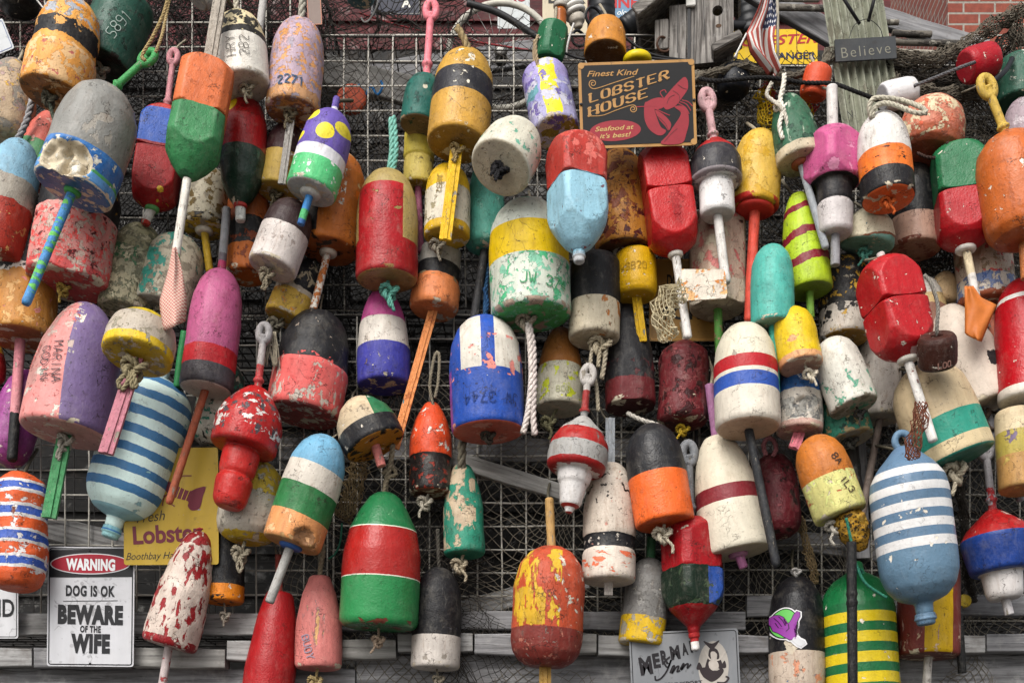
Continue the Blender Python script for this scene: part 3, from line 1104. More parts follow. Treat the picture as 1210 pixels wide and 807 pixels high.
# the warning sign
g = Sign('warning_sign', 'white and black warning sign about a dog and a wife', 56, 646, 158.5, 787, -.088, -.6)
g.plate('#b9b9bc', .006)
g.border(.0028, .0022, '#1b1b1e', -.0006, .0055)
g.poly([g.xy(57.5, 685), g.xy(57.5, 650)][0:0] or [(58.8, 682), (156.4, 681.4), (156.4, 651), (154.5, 648.8), (60.5, 649.4), (58.8, 651)], '#1a1a1c', -.0009, 'header')
g.poly([(107 + 47.5 * math.cos(a), 666 + 12.4 * math.sin(a)) for a in [-2 * math.pi * k / 56 for k in range(56)]], '#c4c4c6', -.0013, 'oval_rim')
g.poly([(107 + 46 * math.cos(a), 666 + 11.2 * math.sin(a)) for a in [-2 * math.pi * k / 56 for k in range(56)]], '#94182a', -.0017, 'oval')
g.text('WARNING', 107.5, 667, 12.2, '#d3d3d4', y=-.0022, bold=.05, wpx=58, space=1.06, rot=-.5)
for txt, yy, hh, ww in (('DOG IS OK', 698, 11.6, 58), ('BEWARE', 726, 19.5, 77), ('OF THE', 743, 7.2, 24.5), ('WIFE', 760, 19.5, 46)):
    g.text(txt, 107, yy, hh, '#1a1a1d', y=-.0008, bold=.068 if hh > 15 else .045, wpx=ww, space=1.13, rot=-.5)
g.strokes([[(75, 710), (139, 709.4)]], .8, '#3a3a3c', -.0008, 'rule')
for q in ((106, 650.5), (106.5, 783.5)):
    g.hole(*q, r=1.1)

# the yellow lobster sign
g = Sign('lobster_restaurant_sign', 'mustard yellow sign with a dark red lobster left of the peeling buoy', 146, 529, 258, 667, -.104, .4)
g.plate('#a3872c', .006)
g.text('Lobster', 198, 630, 20, '#5c1426', y=-.0006, bold=.03, wpx=82, rot=3)
g.text('Boothbay Harbor', 187, 656, 8.4, '#221c1c', y=-.0006, shear=.35, wpx=76, rot=1.5, bold=-.004)
g.text('Fresh', 178, 610, 12, '#221c1c', y=-.0006, shear=.35, wpx=34, rot=6, bold=-.004)
g.polys([closed([(192, 563), (202, 570), (212, 575), (224, 580), (232, 577), (243, 575), (240, 586), (236, 600), (227, 603), (222, 598), (222, 592), (208, 588), (196, 580)])], '#5c1426', -.0008)
g.strokes([curve([(207, 571), (213, 563), (226, 562)]), curve([(200, 582), (194, 588), (192, 597)]), curve([(204, 586), (200, 592), (206, 598)]), curve([(196, 585), (190, 588), (188, 596)])], 1.3, '#5c1426', -.0008)
g.strokes([[(214, 575), (209, 588)], [(219, 577), (214, 590)], [(224, 580), (219, 592)]], .8, '#b8982e', -.0013)

# the inn sign
g = Sign('inn_sign', 'grey inn sign with a mermaid drawing at the bottom', 745, 744.5, 874, 838, -.10, 2.6)
g.plate('#737578', .007)
g.border(.0034, .0016, '#1c1a1c', -.0006, .0065)
for ch_, cx_, cy_, hh in (('M', 763, 786, 19), ('E', 775.5, 780, 15.5), ('R', 785, 776, 15), ('M', 797.5, 770.5, 14.5), ('A', 809, 766.5, 13), ('I', 816.5, 763.5, 12.5), ('D', 823, 761.5, 12.5)):
    g.text(ch_, cx_, cy_, hh, '#1c191c', y=-.0008, rot=7, bold=.05, wpx={'M': hh * .78, 'I': hh * .24}.get(ch_, hh * .55))
g.strokes([curve([(791, 776), (785, 782), (789, 788), (793, 779), (788, 792), (781, 801), (775, 803), (774, 799)]), curve([(792, 794), (795, 787), (797, 787), (794, 795), (799, 788), (802, 787), (800, 793), (803, 792)]), curve([(804, 790), (807, 784), (808, 785), (805, 791), (810, 785), (813, 784), (812, 789), (816, 785)])], 2.0, '#1c191c', -.0009, 'lettering')
g.text('KENNEBUNKPORT', 797, 808, 4.5, '#242022', y=-.0007, bold=.02, wpx=66, rot=1.5)
g.poly([(843 + 18 * math.cos(a), 787 + 30 * math.sin(a)) for a in [-2 * math.pi * k / 40 for k in range(40)]], '#a09a92', -.0005, 'halo')
DK = '#2c2426'
g.polys([closed([(838, 767), (843, 765), (848, 768), (850, 776), (847, 779), (847, 772), (842, 770), (840, 775), (837, 777)]),
         closed([(836, 778), (840, 776), (838, 788), (833, 790)]), closed([(848, 778), (852, 780), (854, 788), (850, 790), (847, 784)]),
         closed([(827, 790), (836, 788), (846, 792), (853, 789), (855, 793), (850, 800), (842, 805), (836, 803), (830, 798)]),
         closed([(823, 790), (826, 782), (830, 790)]), closed([(852, 788), (856, 780), (858, 788)]), closed([(831, 757), (841, 760), (850, 756), (845, 764), (842, 767), (838, 765)])], DK, -.0009)
g.polys([closed([(840, 770), (845, 770), (846, 776), (843, 779), (840, 776)]), closed([(838, 781), (847, 781), (849, 788), (843, 792), (838, 788)])], '#a8a098', -.0013)
g.strokes([curve([(833, 769), (838, 778), (843, 780)]), curve([(856, 770), (851, 778), (846, 780)])], 1.8, '#a8a098', -.0014)
g.strokes([curve([(848, 806), (856, 806), (861, 801), (858, 799)])], 2, DK, -.0010)

# slate sign on the corrugated strip
g = Sign('slate_sign', 'small slate plaque reading Believe hung on the corrugated strip', 987, 45, 1059, 71, -.075, 3.4)
g.plate('#3a3c3e', .0008, .7, .005)
gg = slab_text('B', 12 * g.k, 2.2 * g.k, 1.0 * g.k)
g.text('Believe', 1023, 60, 12.5, '#716f63', y=-.0006, bold=-.008, wpx=58, rot=3, space=1.25)
x0_, z0_ = g.xy(1003, 46)
x1_, z1_ = g.xy(1043, 44)
mobj('wire_hanger', tube(crom([Vector((x0_, -.001, z0_)), Vector((x0_ + .012, -.002, z0_ + .025)), Vector((x0_ + .032, -.002, z0_ + .036)), Vector((x1_ - .022, -.002, z1_ + .034)), Vector((x1_ - .006, -.002, z1_ + .018)), Vector((x1_, -.001, z1_))], 6), .0008, 5), plain('black_wire', '#1a1a1a', .5), g.root)

# yellow ranger sign
g = Sign('ranger_sign', 'yellow sign with red and blue capital letters behind the flag', 866, 35, 966, 76, .30, 0)
g.plate('#cda916', .004)
g.text('CHESTER', 921, 47.5, 11, '#9c2626', y=-.0006, shear=.35, bold=.02, wpx=90, rot=3)
g.text('RANGER', 938, 66.5, 7.6, '#1c2440', y=-.0006, bold=.03, wpx=52, rot=.5)
g.strokes([[(941, 36), (942, 76)]], .8, '#5c1c1c', -.001, 'rule')

# signs on the red wall, cut by the top of the picture
g = Sign('navy_sign', 'navy blue sign with a white capital A at the top edge', 438, -40, 497, 18, .75)
g.plate('#20263c', .002)
g.text('A', 480, 4, 10, '#c9c6bc', y=-.0006, bold=.03)
g.border(.003, .001, '#9c9a94', -.0005, .002)
g = Sign('beer_sign', 'cream beer sign behind the spiral bulb at the top edge', 641, -50, 694, 40, .75)
g.plate('#b3a890', .002)
g.text('BEER', 670, -2, 12, '#1c1a1a', y=-.0006, bold=.035, wpx=44)
g = Sign('white_poster', 'white poster with red letters behind the bicycle wheel', 588, -50, 626, 34, .75)
g.plate('#b4b8b8', .002)
g.text('RO', 612, -3, 10, '#8c2430', y=-.0006, bold=.03)
g.text('small print', 612, 22, 2.2, '#4a4a4a', y=-.0006)
g = Sign('wine_sign', 'small blue sign with red and white letters between the black bottles', 724, -30, 756, 22, .75)
g.plate('#5f7c94', .002)
g.text('INE', 740, 3, 13, '#a82a2c', y=-.0006, bold=.03)
g.text('olor', 737, 15, 6, '#e0e0da', y=-.0006, shear=.3)
g = Sign('white_sign', 'white sign corner with a blue border at the left edge', -70, 36, 13, 74, -.03, 22)
g.plate('#b3b6b8', .004)
g.border(.003, .0012, '#54648c', -.0006, .004)
g = Sign('hand_lettered_sign', 'white sign with black brush letters cut by the left edge under the ringed orange buoy', -80, 640, 21.5, 754, -.05)
g.plate('#b2b2b4', .005)
g.border(.0028, .0014, '#1c1c20', -.0006, .005)
g.text('AND', -6, 718, 20, '#161618', y=-.0008, bold=.02, wpx=46)
g = Sign('tan_sign', 'tan sign with black block letters half hidden behind the stamped red buoy rod', 767, 306, 846, 403, -.03)
g.plate('#94703a', .004)
g.border(.003, .001, '#c9924a', -.0006, .004)
g.text('DO NOT', 806, 332, 14, '#1a1814', y=-.0008, bold=.03, wpx=36)
g.text('FOR', 806, 370, 14, '#1a1814', y=-.0008, bold=.03, wpx=46)
g = Sign('copper_tag', 'small copper edged tag hanging by wire beside the lavender buoy', 363, -6, 380, 30, -.02, 3)
g.plate('#6d5c54', .001, .4)
g.border(.0006, .0014, '#a8684c', -.0006, .001)

# --- corrugated strip
def corrugated():
    a, c = P(1003, -30, -.05), P(1032, 152, -.05)
    ax = (a - c)
    L = ax.length
    M = axis_frame(c, ax)
    w = 68 * S * F(-.05)
    n, rows = 90, 14
    V, Fc = [], []
    for th in (0, .0015):
        for i in range(rows + 1):
            for j in range(n + 1):
                u = j / n
                cut = .02 * mnoise.noise(Vector((u * 6, 2, 1))) + (u - .5) * .03
                V.append(((u - .5) * w, .0068 * math.cos(u * 2 * math.pi * 7.5) + th, L * i / rows + (cut if i == 0 else 0)))
    k = (rows + 1) * (n + 1)
    for i in range(rows):
        for j in range(n):
            p = i * (n + 1) + j
            Fc.append((p, p + 1, p + n + 2, p + n + 1))
            Fc.append((k + p + n + 1, k + p + n + 2, k + p + 1, k + p))
    m = paint('weathered_roofing', L, w / 2, '#8f9180', [W('#9a9c8c', .55, 16, st=(1.5, 1, .6)), W('#4a4238', .69, 40, st=(1, 1, .6)), W('#7c7a6a', .58, 24, st=(1, 1, .6))], edge=None, rough=.6)
    o = thing('corrugated_strip', 'grey green corrugated roofing strip leaning behind the slate plaque', 'roofing', M)
    mobj('sheet', (V, Fc), m, o)
    ls = strokes('N', 8 * S, .4, .05, 3)
    gq = flat_strokes(ls, lambda a_, b_: .0016)
    mobj('lettering', gq, plain('marker_ink', '#2a2a2a', .6, .3), o, Matrix.Translation((-.045, -.0045, .035)))
    for (x0, y0, x1, y1) in ((990, -12, 1016, 29), (1036, -12, 1026, 26)):
        p, q = M.inverted() @ P(x0, y0, -.09), M.inverted() @ P(x1, y1, -.07)
        mobj('strap', tube([p, (p + q) / 2, q], .0035, 6), plain('black_wire', '#1a1a1c', .5), o)
corrugated()

# --- birdhouse
def birdhouse():
    Yb = -.03
    k = S * F(Yb)
    t = thing('birdhouse', 'weathered grey wooden birdhouse with a round entrance hole', 'birdhouse', Matrix.Translation(P(820, 76, Yb)) @ Matrix.Rotation(math.radians(-10), 4, 'Z'))
    mat = wood('barn_wood', '#8f8a84', '#3c3733', 'z', 14)
    mat2 = wood('barn_wood', '#77726c', '#37322e', 'x', 12)
    h = 120 * k
    # front boards, the right one pierced
    x0 = -46 * k
    for w_, hh, tp_ in ((17, 22, 57), (21, 0, 72)):
        mobj('board', box(x0, x0 + w_ * k - .0015, 0, .014, hh * k, tp_ * k, .0012), mat, t, None, False)
        x0 += w_ * k
    bw = 54 * k
    hx, hz, hr = x0 + bw * .66, 60 * k, 6.2 * k
    n = 32
    rim, ring = [], []
    for q in range(n):
        a = 2 * math.pi * q / n
        ca, sa = math.cos(a), math.sin(a)
        tx = ((x0 + bw - hx) if ca > 0 else (hx - x0)) / max(abs(ca), 1e-6)
        tz = ((h - hz) if sa > 0 else hz) / max(abs(sa), 1e-6)
        m_ = min(tx, tz)
        rim.append((hx + ca * m_, hz + sa * m_))
        ring.append((hx + ca * hr, hz + sa * hr))
    for (cx, cz) in ((x0, 0), (x0 + bw, 0), (x0 + bw, h), (x0, h)):
        q = min(range(n), key=lambda u: (rim[u][0] - cx) ** 2 + (rim[u][1] - cz) ** 2)
        rim[q] = (cx, cz)
    mobj('board', frame_poly(rim, ring, 0, .014), mat, t, None, False)
    xr = x0 + bw
    mobj('crack', join(*[slabpoly([(cx + dx, z) for dx, z in ((-.0006, z0_ * k), (.0007, (z0_ + 3) * k), (.0009 + sl, (z1_ - 8) * k), (sl * 1.6, z1_ * k), (-.0004 + sl, (z1_ - 9) * k))], -.0006, .0) for cx, z0_, z1_, sl in ((x0 + .012, 2, 50, .003), (x0 + .036, 30, 96, -.002), (x0 + .082, 0, 40, .002), (x0 - .02, 14, 80, .001))]), plain('black_wire', '#1a1a1c', .5), t, None, False)
    mobj('knot_mark', slabpoly(ellipse(x0 + bw * .68, 42 * k, 3.4 * k, 2.2 * k, 20)[::-1], -.0007, .0), plain('knot_wood', '#4a3626', .8), t, None, False)
    mobj('side', box(-46 * k, -46 * k + .012, .0155, .2, 0, 56 * k, .0012), mat, t, None, False)
    mobj('side', box(xr - .012, xr, .0155, .2, 0, h, .0012), mat, t, None, False)
    mobj('back', box(-20 * k + .013, xr - .013, .185, .199, 0, 76 * k), mat, t, None, False)
    mobj('floor', box(-44 * k, xr + .001, .016, .184, .002, .014, .001), mat2, t, None, False)
    for sgn in (-1, 1):
        Rm = Matrix.Translation((40 * k, 0, 132 * k)) @ Matrix.Rotation(math.radians(36 * sgn), 4, 'Y')
        mobj('roof', xf(box(.0005, 14 * k, -.03, .23, 0, .012, .001) if sgn > 0 else box(-130 * k, -.0005, -.03, .23, 0, .012, .001), Rm), mat2, t, None, False)
    Rm = Matrix.Translation((40 * k, 0, 132 * k)) @ Matrix.Rotation(math.radians(-36), 4, 'Y')
    mobj('lit_roof_edge', xf(box(-132 * k, -.001, -.044, -.031, -5 * k, 9 * k, .0012), Rm), wood('barn_wood', '#8a857e', '#4a4540', 'x', 12), t, None, False)  # strip of lighter wood added as light on the roof's front edge
    mobj('strap', box(-7.5 * k, -4 * k, -.004, -.0005, 0, 66 * k), plain('black_wire', '#1a1a1c', .5), t, None, False)
    mobj('clip', box(-9 * k, 2 * k, -.010, -.0005, 66 * k, 77 * k, .0015), plain('white_plastic', '#b8b6b0', .4), t, None, False)
    mobj('ledge', xf(box(-20 * k, 16 * k, -.05, .0, 0, 9 * k, .002), Matrix.Translation((xr - 4 * k, -.004, 4 * k)) @ Matrix.Rotation(math.radians(-24), 4, 'Y')), mat2, t, None, False)
ROD_ = [(0, 0), (0, .9), (.02, 1), (.98, 1), (1, .9), (1, 0)]
birdhouse()

# --- flag
def flag():
    M = Matrix.Translation(P(912, -20, -.09))
    t = thing('flag', 'small striped flag with a starred blue corner hanging by the yellow sign', 'flag', M)
    px = S * F(-.09)
    nu, nv = 40, 52
    V, Fc = [], []
    for i in range(nv + 1):
        v = i / nv
        for j in range(nu + 1):
            u = j / nu
            xl = float(np.interp(v, [0, .25, .5, .7, 1], [-8, -17, -30, -25, -3]))
            xr = float(np.interp(v, [0, .3, .6, .8, 1], [6, 7, 2, 3, 10]))
            x = xl + (xr - xl) * u
            y = -(8 + 100 * v) + 6 * u * (1 - v)
            d = .012 * math.sin(u * 9 + v * 3) * (.35 + v) + .006 * math.sin(u * 17 - v * 5)
            V.append((x * px, d, y * px + 20 * px * 0))
    for i in range(nv):
        for j in range(nu):
            p = i * (nu + 1) + j
            Fc.append((p, p + nu + 1, p + nu + 2, p + 1))
    m = NT('flag_cloth')
    uvn = m.nt.nodes.new("ShaderNodeUVMap")
    sp = m.nt.nodes.new("ShaderNodeSeparateXYZ")
    m.link(uvn.outputs[0], sp.inputs[0])
    u, v = sp.outputs[0], sp.outputs[1]
    st = m.m('LESS_THAN', m.m('MODULO', m.m('MULTIPLY', u, 6.5), 1.0), .5)
    col = m.mix(st, lin('#b9b5b0'), lin('#8c3a30'))
    can = m.m('MULTIPLY', m.m('GREATER_THAN', u, .52), m.m('LESS_THAN', v, .46))
    fu = m.m('SUBTRACT', m.m('MODULO', m.m('MULTIPLY', u, 11), 1.0), .5)
    fv = m.m('SUBTRACT', m.m('MODULO', m.m('MULTIPLY', v, 14), 1.0), .5)
    star = m.m('LESS_THAN', m.m('ADD', m.m('MULTIPLY', fu, fu), m.m('MULTIPLY', fv, fv)), .07)
    col = m.mix(can, col, m.mix(star, lin('#1f2742'), lin('#c0bec0')))
    m.link(col, m.bsdf.inputs['Base Color'])
    m.bsdf.inputs['Roughness'].default_value = .8
    m.bump(m.noise(m.co, 300, 2), .3, .001)
    o = mobj('cloth', (V, Fc), m.mat, t)
    uv = o.data.uv_layers.new(name='UVMap')
    for lp in o.data.loops:
        i, j = divmod(lp.vertex_index, nu + 1)
        uv.data[lp.index].uv = (j / nu, i / nv)
    s = o.modifiers.new('thickness', 'SOLIDIFY')
    s.thickness = .0006
    mobj('staff', tube([(.008, .0, .02), (.012, .0, -.05), (.014, .006, -.19)], .003, 8), plain('pale_stick', '#a8a090', .7), t)
flag()

# --- odds and ends above the middle
def wheel():
    t = thing('bicycle_wheel', 'white rimmed bicycle wheel standing behind the net at the top', 'wheel', Matrix.Translation(P(592, 66, .12)))
    R = 62 * S * F(.12)
    ring = [(R * math.cos(2 * math.pi * k / 72), 0, R * math.sin(2 * math.pi * k / 72)) for k in range(72)]
    mobj('rim', tube(ring, .007, 10, True), plain('white_rim', '#b4b0a4', .5), t)
    mobj('hub', xf(lathe(.05, .014, ROD_, 16, 20), Matrix.Translation((0, .025, 0)) @ Matrix.Rotation(math.radians(90), 4, 'X')), plain('wheel_steel', '#7a7874', .4, metal=.8), t)
    for k in range(24):
        a = 2 * math.pi * k / 24
        e = .02 * (1 if k % 2 else -1)
        mobj('spoke', tube([(.012 * math.cos(a + .5), e, .012 * math.sin(a + .5)), (R * math.cos(a), 0, R * math.sin(a))], .0009, 4), plain('wheel_steel', '#7a7874', .4, metal=.8), t)
wheel()

def bulb():
    t = thing('spiral_bulb', 'white spiral light bulb standing among the clutter at the top', 'light bulb', Matrix.Translation(P(684, 34, .1)) @ Matrix.Rotation(math.radians(-14), 4, 'Y'))
    p = []
    for k in range(120):
        a = k / 120 * 2 * math.pi * 4.2
        r = .019 * (1 - .25 * (k / 119) ** 2)
        p.append((r * math.cos(a) - .0, r * math.sin(a), .026 + .052 * k / 119))
    mobj('glass_tube', tube(p, .0058, 8), plain('opal_glass', '#bdbab4', .25, .08), t)
    mobj('base', lathe(.03, .019, [(0, 0), (0, .5), (.3, .55), (.4, .9), (.8, 1), (1, .85), (1, 0)], 24, 24), plain('bulb_base', '#b5ada0', .4), t)
bulb()

def jar(label, x, y, w, h, c, Y, name='glass_jar', ca='jar'):
    t = thing(name, label, ca, Matrix.Translation(P(x, y, Y)))
    L, R = h * S * F(Y), w / 2 * S * F(Y)
    mobj('body', lathe(L * .72, R, [(0, 0), (0, .8), (.05, .95), (.8, 1), (.92, .8), (1, .6), (1, 0)], 28, 40), plain('amber_glass', c, .15, .3, 30), t)
    mobj('cap', lathe(L * .3, R * 1.15, [(0, 0), (0, .9), (.2, 1), (.6, .9), (.8, .5), (1, .35), (1, 0)], 28, 24), plain('cap_metal', '#9a948a', .4), t, Matrix.Translation((0, 0, L * .70)))
jar('amber glass lantern jar with a pale top beside the spiral bulb', 662, 34, 15, 34, '#9c5420', .08)

def bottle(label, x0, y0, x1, y1, w, Y):
    a, c = P(x0, y0, Y), P(x1, y1, Y)
    t = thing('black_jug', label, 'jug', axis_frame(a, c - a), 'black plastic jugs and hoses above the sign')
    L, R = (c - a).length, w / 2 * S * F(Y)
    m = plain('black_rubber', '#1a1b1d', .4, .3, 30)
    mobj('body', lathe(L * .85, R, [(0, 0), (0, .8), (.04, .95), (.1, 1), (.2, .94), (.25, 1), (.4, .94), (.45, 1), (.6, .94), (.65, 1), (.8, .95), (.92, .7), (1, .4), (1, 0)], 32, 60, smooth=1), m, t)
    mobj('cap', lathe(L * .16, R * .45, [(0, 0), (0, 1), (.9, 1), (1, .9), (1, 0)], 20, 14, smooth=0), m, t, Matrix.Translation((0, 0, L * .85)))
bottle('upright ribbed black plastic jug behind the cork float', 712, 34, 710, -20, 32, .2)
bottle('ribbed black plastic jug lying across toward the birdhouse', 736, 34, 772, 8, 24, .16)
bottle('dark jug beside the birdhouse behind the sign top', 757, 62, 764, 30, 26, .2)
bottle('dark jug right of the birdhouse near the flag', 888, 44, 880, -14, 34, .3)
def hoop(label, x, y, r, wd, Y, c='#1c1c1e'):
    ring = [(r * S * math.cos(2 * math.pi * k / 40), .3 * wd * S * math.sin(4 * math.pi * k / 40), r * S * math.sin(2 * math.pi * k / 40)) for k in range(40)]
    tag(mobj('hose_ring', tube(ring, wd * S / 2, 8, True), plain('black_rubber', c, .4, .3, 30), None, Matrix.Translation(P(x, y, Y)) @ Matrix.Rotation(.4, 4, 'Z')), label, 'hose ring', 'black plastic jugs and hoses above the sign')
hoop('black hose ring above the cork float', 702, 20, 11, 3.5, .08)
hoop('black hose ring left of the cork float', 684, 46, 9, 3.5, .05)
hoop('rusty brown wire ring above the lobster house sign', 784, 53, 8.5, 3, -.02, '#4a3428')
hoop('big black tyre ring between the birdhouse and the flag', 872, 8, 26, 13, .28)
def bowl():
    tag(mobj('yellow_disc', xf(lathe(.02, 17 * S, [(0, 0), (0, .9), (.3, 1), (.7, .95), (1, .7), (1, 0)], 36, 20), Matrix.Translation(P(753, 76, -.08))), plain('yellow_plastic', '#cdb414', .4)), 'bright yellow plastic disc lying on top of the lobster house sign', 'disc')
bowl()
def cable(label, pts, wpx, c, Y, name='cable', cat='cable', tw=False):
    p = crom([P(q[0], q[1], q[2] if len(q) > 2 else Y) for q in pts], 8)
    g_ = twist(p, wpx * S / 2) if tw else tube(p, wpx * S / 2, 7)
    tag(mobj(name, g_, rope_mat(c) if tw else plain('cable_sheath', c, .5), None, None), label, cat)
cable('black cable sagging from the cork float to the sign corner', [(706, 30), (730, 38), (752, 55), (775, 66), (812, 72)], 3.4, '#1a1a1b', -.03)
cable('black cable across the top of the lobster house sign', [(664, 62), (690, 70), (720, 66), (760, 68), (805, 73)], 3, '#222224', -.06)
cable('white bent wire beside the green square float', [(678, 28), (673, 44), (670, 58), (669, 70)], 2.6, '#b8b6b2', -.03)
cable('white cable tie sticking up beside the birdhouse', [(882, 40), (876, 52), (868, 68)], 2.2, '#c4c2be', -.1)
cable('black rope strung between the small floats under the flag', [(826, 93, -.10), (850, 96, -.12), (905, 92, -.10), (950, 98, -.10), (983, 99, -.12), (1010, 108, -.13), (1040, 120, -.12)], 5, '#1e1d1d', -.1, 'rope', 'rope', True)
cable('grey rope from the white float to the shiny red float', [(1080, 102, -.12), (1100, 94, -.13), (1135, 80, -.16), (1152, 74, -.14)], 4, '#5f5e60', -.1, 'rope', 'rope', True)
cable('black hose looped behind the yellow handle at the right edge', [(1160, 108, -.16), (1172, 98, -.17), (1188, 84, -.15), (1196, 70, -.1)], 6, '#1b1c1f', -.1, 'hose', 'hose')
cable('dark bar along the torn net over the bicycle wheel', [(552, 4, .0), (590, 16, .0), (632, 42, .0), (668, 62, -.01)], 8, '#2b2b2c', 0.0, 'wooden_bar', 'bar')
cable('white hook wire left of the navy sign', [(448, -6), (444, 10), (436, 24), (430, 26), (427, 21)], 2, '#b5b3ae', -.02, 'hook', 'hook')
cable('tan cord tied to the green handle at the top left', [(200, -6), (192, 20), (180, 45), (168, 66), (172, 72)], 4, '#a08a60', -.30, 'rope', 'rope', True)
cable('thin white string over the top left orange buoy', [(40, -4), (48, 6), (57, 18), (64, 30)], 2, '#b5b3ae', -.14, 'string', 'string')
cable('blue line hanging between the jade and blue panel buoys', [(572, 340), (576, 360), (571, 378)], 5, '#2c5078', -.07, 'rope', 'rope', True)
cable('thin green string by the pink BUOY', [(404, 618), (402, 640), (396, 654), (388, 660)], 2.5, '#2f7058', -.06, 'string', 'string')
cable('green line dangling in front of the green ringed buoy', [(1000, 612), (1006, 640), (1012, 668), (1024, 690), (1048, 706)], 3.5, '#2c6c58', -.30, 'rope', 'rope', True)
cable('green plastic slat end between the yellow banded and pink buoys', [(218, 392, -.12), (213, 425, -.12), (209, 458, -.12)], 9, '#2f7c48', -.12, 'slat', 'slat')
cable('red hose seen through the mesh of the upper middle trap', [(425, 16, .06), (470, 30, .06), (540, 46, .06), (640, 62, .06)], 2.4, '#8c2c30', 0, 'cord', 'cord')
cable('blue cord tangle inside the trap above the turquoise rope', [(424, 100, .05), (432, 112, .05), (438, 102, .05), (446, 112, .05), (452, 103, .05), (450, 96, .05)], 3.2, '#2c78b8', 0, 'cord', 'cord', True)
cable('frayed pale rope hanging beside the left edge tan buoy', [(38, 118), (32, 142), (20, 166), (8, 182), (-4, 196)], 8, '#8f8d8e', -.12, 'rope', 'rope', True)
# black pipe before the green ringed buoy and others
def pipe(label, x0, y0, x1, y1, w, Y, c, prof='pole', name='pipe'):
    a, q = P(x0, y0, Y), P(x1, y1, Y)
    L = (q - a).length
    pr = [(0, 0), (0, 1), (.28, 1), (.285, 1.15), (.30, 1.15), (.305, 1), (.33, 1), (.335, 1.15), (.35, 1.15), (.355, 1), (1, .98), (1, 0)]
    return tag(mobj(name, lathe(L, w / 2 * S * F(Y), pr, 16, 90, smooth=0), paint('pipe_plastic', L, w * S / 2, c, [W('#4a4a4c', .64, 40)], edge=None, rough=.35), None, axis_frame(a, q - a)), label, 'pipe')
pipe('long black plastic pipe hanging in front of the green ringed buoy', 1006, 640, 1008, 850, 12, -.30, '#1b1b1e')
pipe('black pipe hanging right of the brick red and yellow buoy', 1132, 716, 1137, 795, 10, -.10, '#1a1a1a')
pipe('white plastic spindle between the HRY buoy and the 2271 buoy', 303, 64, 313, -14, 9, -.05, '#bdbab6')
pipe('old wooden spindle hanging behind the orange white and green slat buoys', 303, 396, 320, 385, 12, -.06, '#8c8a86')
def disc(label, x, y, r, Y, c):
    tag(mobj('plastic_disc', xf(lathe(.02, r * S * F(Y), [(0, 0), (0, .9), (.2, 1), (.8, 1), (1, .9), (1, 0)], 36, 20), Matrix.Translation(P(x, y, Y)) @ Matrix.Rotation(math.radians(90), 4, 'X')), paint('disc_paint', .1, .06, c, [W('#7a3a28', .6, 40)], edge=None)), label, 'disc')
disc('orange red disc seen through the mesh above the purple dotted buoy', 416, 121, 18, .06, '#b04a2c')
disc('small yellow disc on the rail beside the dark pipe', 1137, 711, 8, -.05, '#a8902c')
# ------------------------------------------------------------------ buoys
TILT = 3.0
PR = {
    'bullet': [(0, 0), (0, .93), (.025, 1), (.55, 1), (.75, .93), (.88, .76), (.96, .52), (1, .28), (1, 0)],
    'taper': [(0, 0), (0, .95), (.03, 1), (.35, .98), (.6, .88), (.8, .72), (.93, .52), (1, .34), (1, 0)],
    'cyl': [(0, 0), (0, .93), (.03, 1), (.5, 1.0), (.93, .98), (1, .88), (1, 0)],
    'dome': [(0, 0), (0, .97), (.03, 1), (.3, 1), (.55, .93), (.78, .72), (.92, .45), (1, .14), (1, 0)],
    'pill': [(0, 0), (0, .5), (.05, .78), (.12, .95), (.22, 1), (.68, 1), (.84, .88), (.95, .6), (1, .3), (1, 0)],
    'egg': [(0, 0), (0, .62), (.04, .8), (.12, .93), (.3, 1), (.5, .98), (.72, .85), (.88, .62), (.97, .36), (1, .16), (1, 0)],
    'sq2': [(0, 0), (0, .32), (.04, .58), (.08, .8), (.14, .97), (.22, 1.12), (.50, 1.16), (.514, 1.0), (.522, .72), (.53, 1.0), (.545, 1.16), (.78, 1.16), (.86, 1.02), (.93, .84), (.975, .62), (1, .38), (1, 0)],
    'sq2flat': [(0, 0), (0, .32), (.04, .58), (.08, .79), (.15, .97), (.25, 1.12), (.49, 1.16), (.504, 1.05), (.512, .76), (.52, 1.05), (.535, 1.14), (.86, 1.14), (.94, 1.0), (1, .86), (1, 0)],
    'float': [(0, 0), (0, .8), (.06, .93), (.2, 1), (.8, 1), (.94, .93), (1, .8), (1, 0)],
    'tank': [(0, 0), (0, .22), (.07, .23), (.075, .35), (.1, .62), (.16, .86), (.24, .98), (.3, 1), (.8, 1), (.88, .93), (.95, .7), (.985, .4), (1, .18), (1, 0)],
    'neck': [(0, 0), (0, .8), (.04, .97), (.08, 1), (.70, 1), (.80, .9), (.87, .68), (.91, .42), (.93, .24), (1, .2), (1, 0)],
    'block': [(0, 0), (0, .9), (.04, 1), (.4, 1), (.55, .98), (.72, .85), (.86, .62), (.96, .4), (1, .2), (1, 0)],
}
BU = []

def B(label, tx, ty, bx, by, w, prof, layer, bands, **k):
    d = dict(label=label, t=(tx, ty), b=(bx, by), w=w, prof=PR[prof] if isinstance(prof, str) else prof, layer=layer, bands=bands)
    d.update(k)
    BU.append(d)

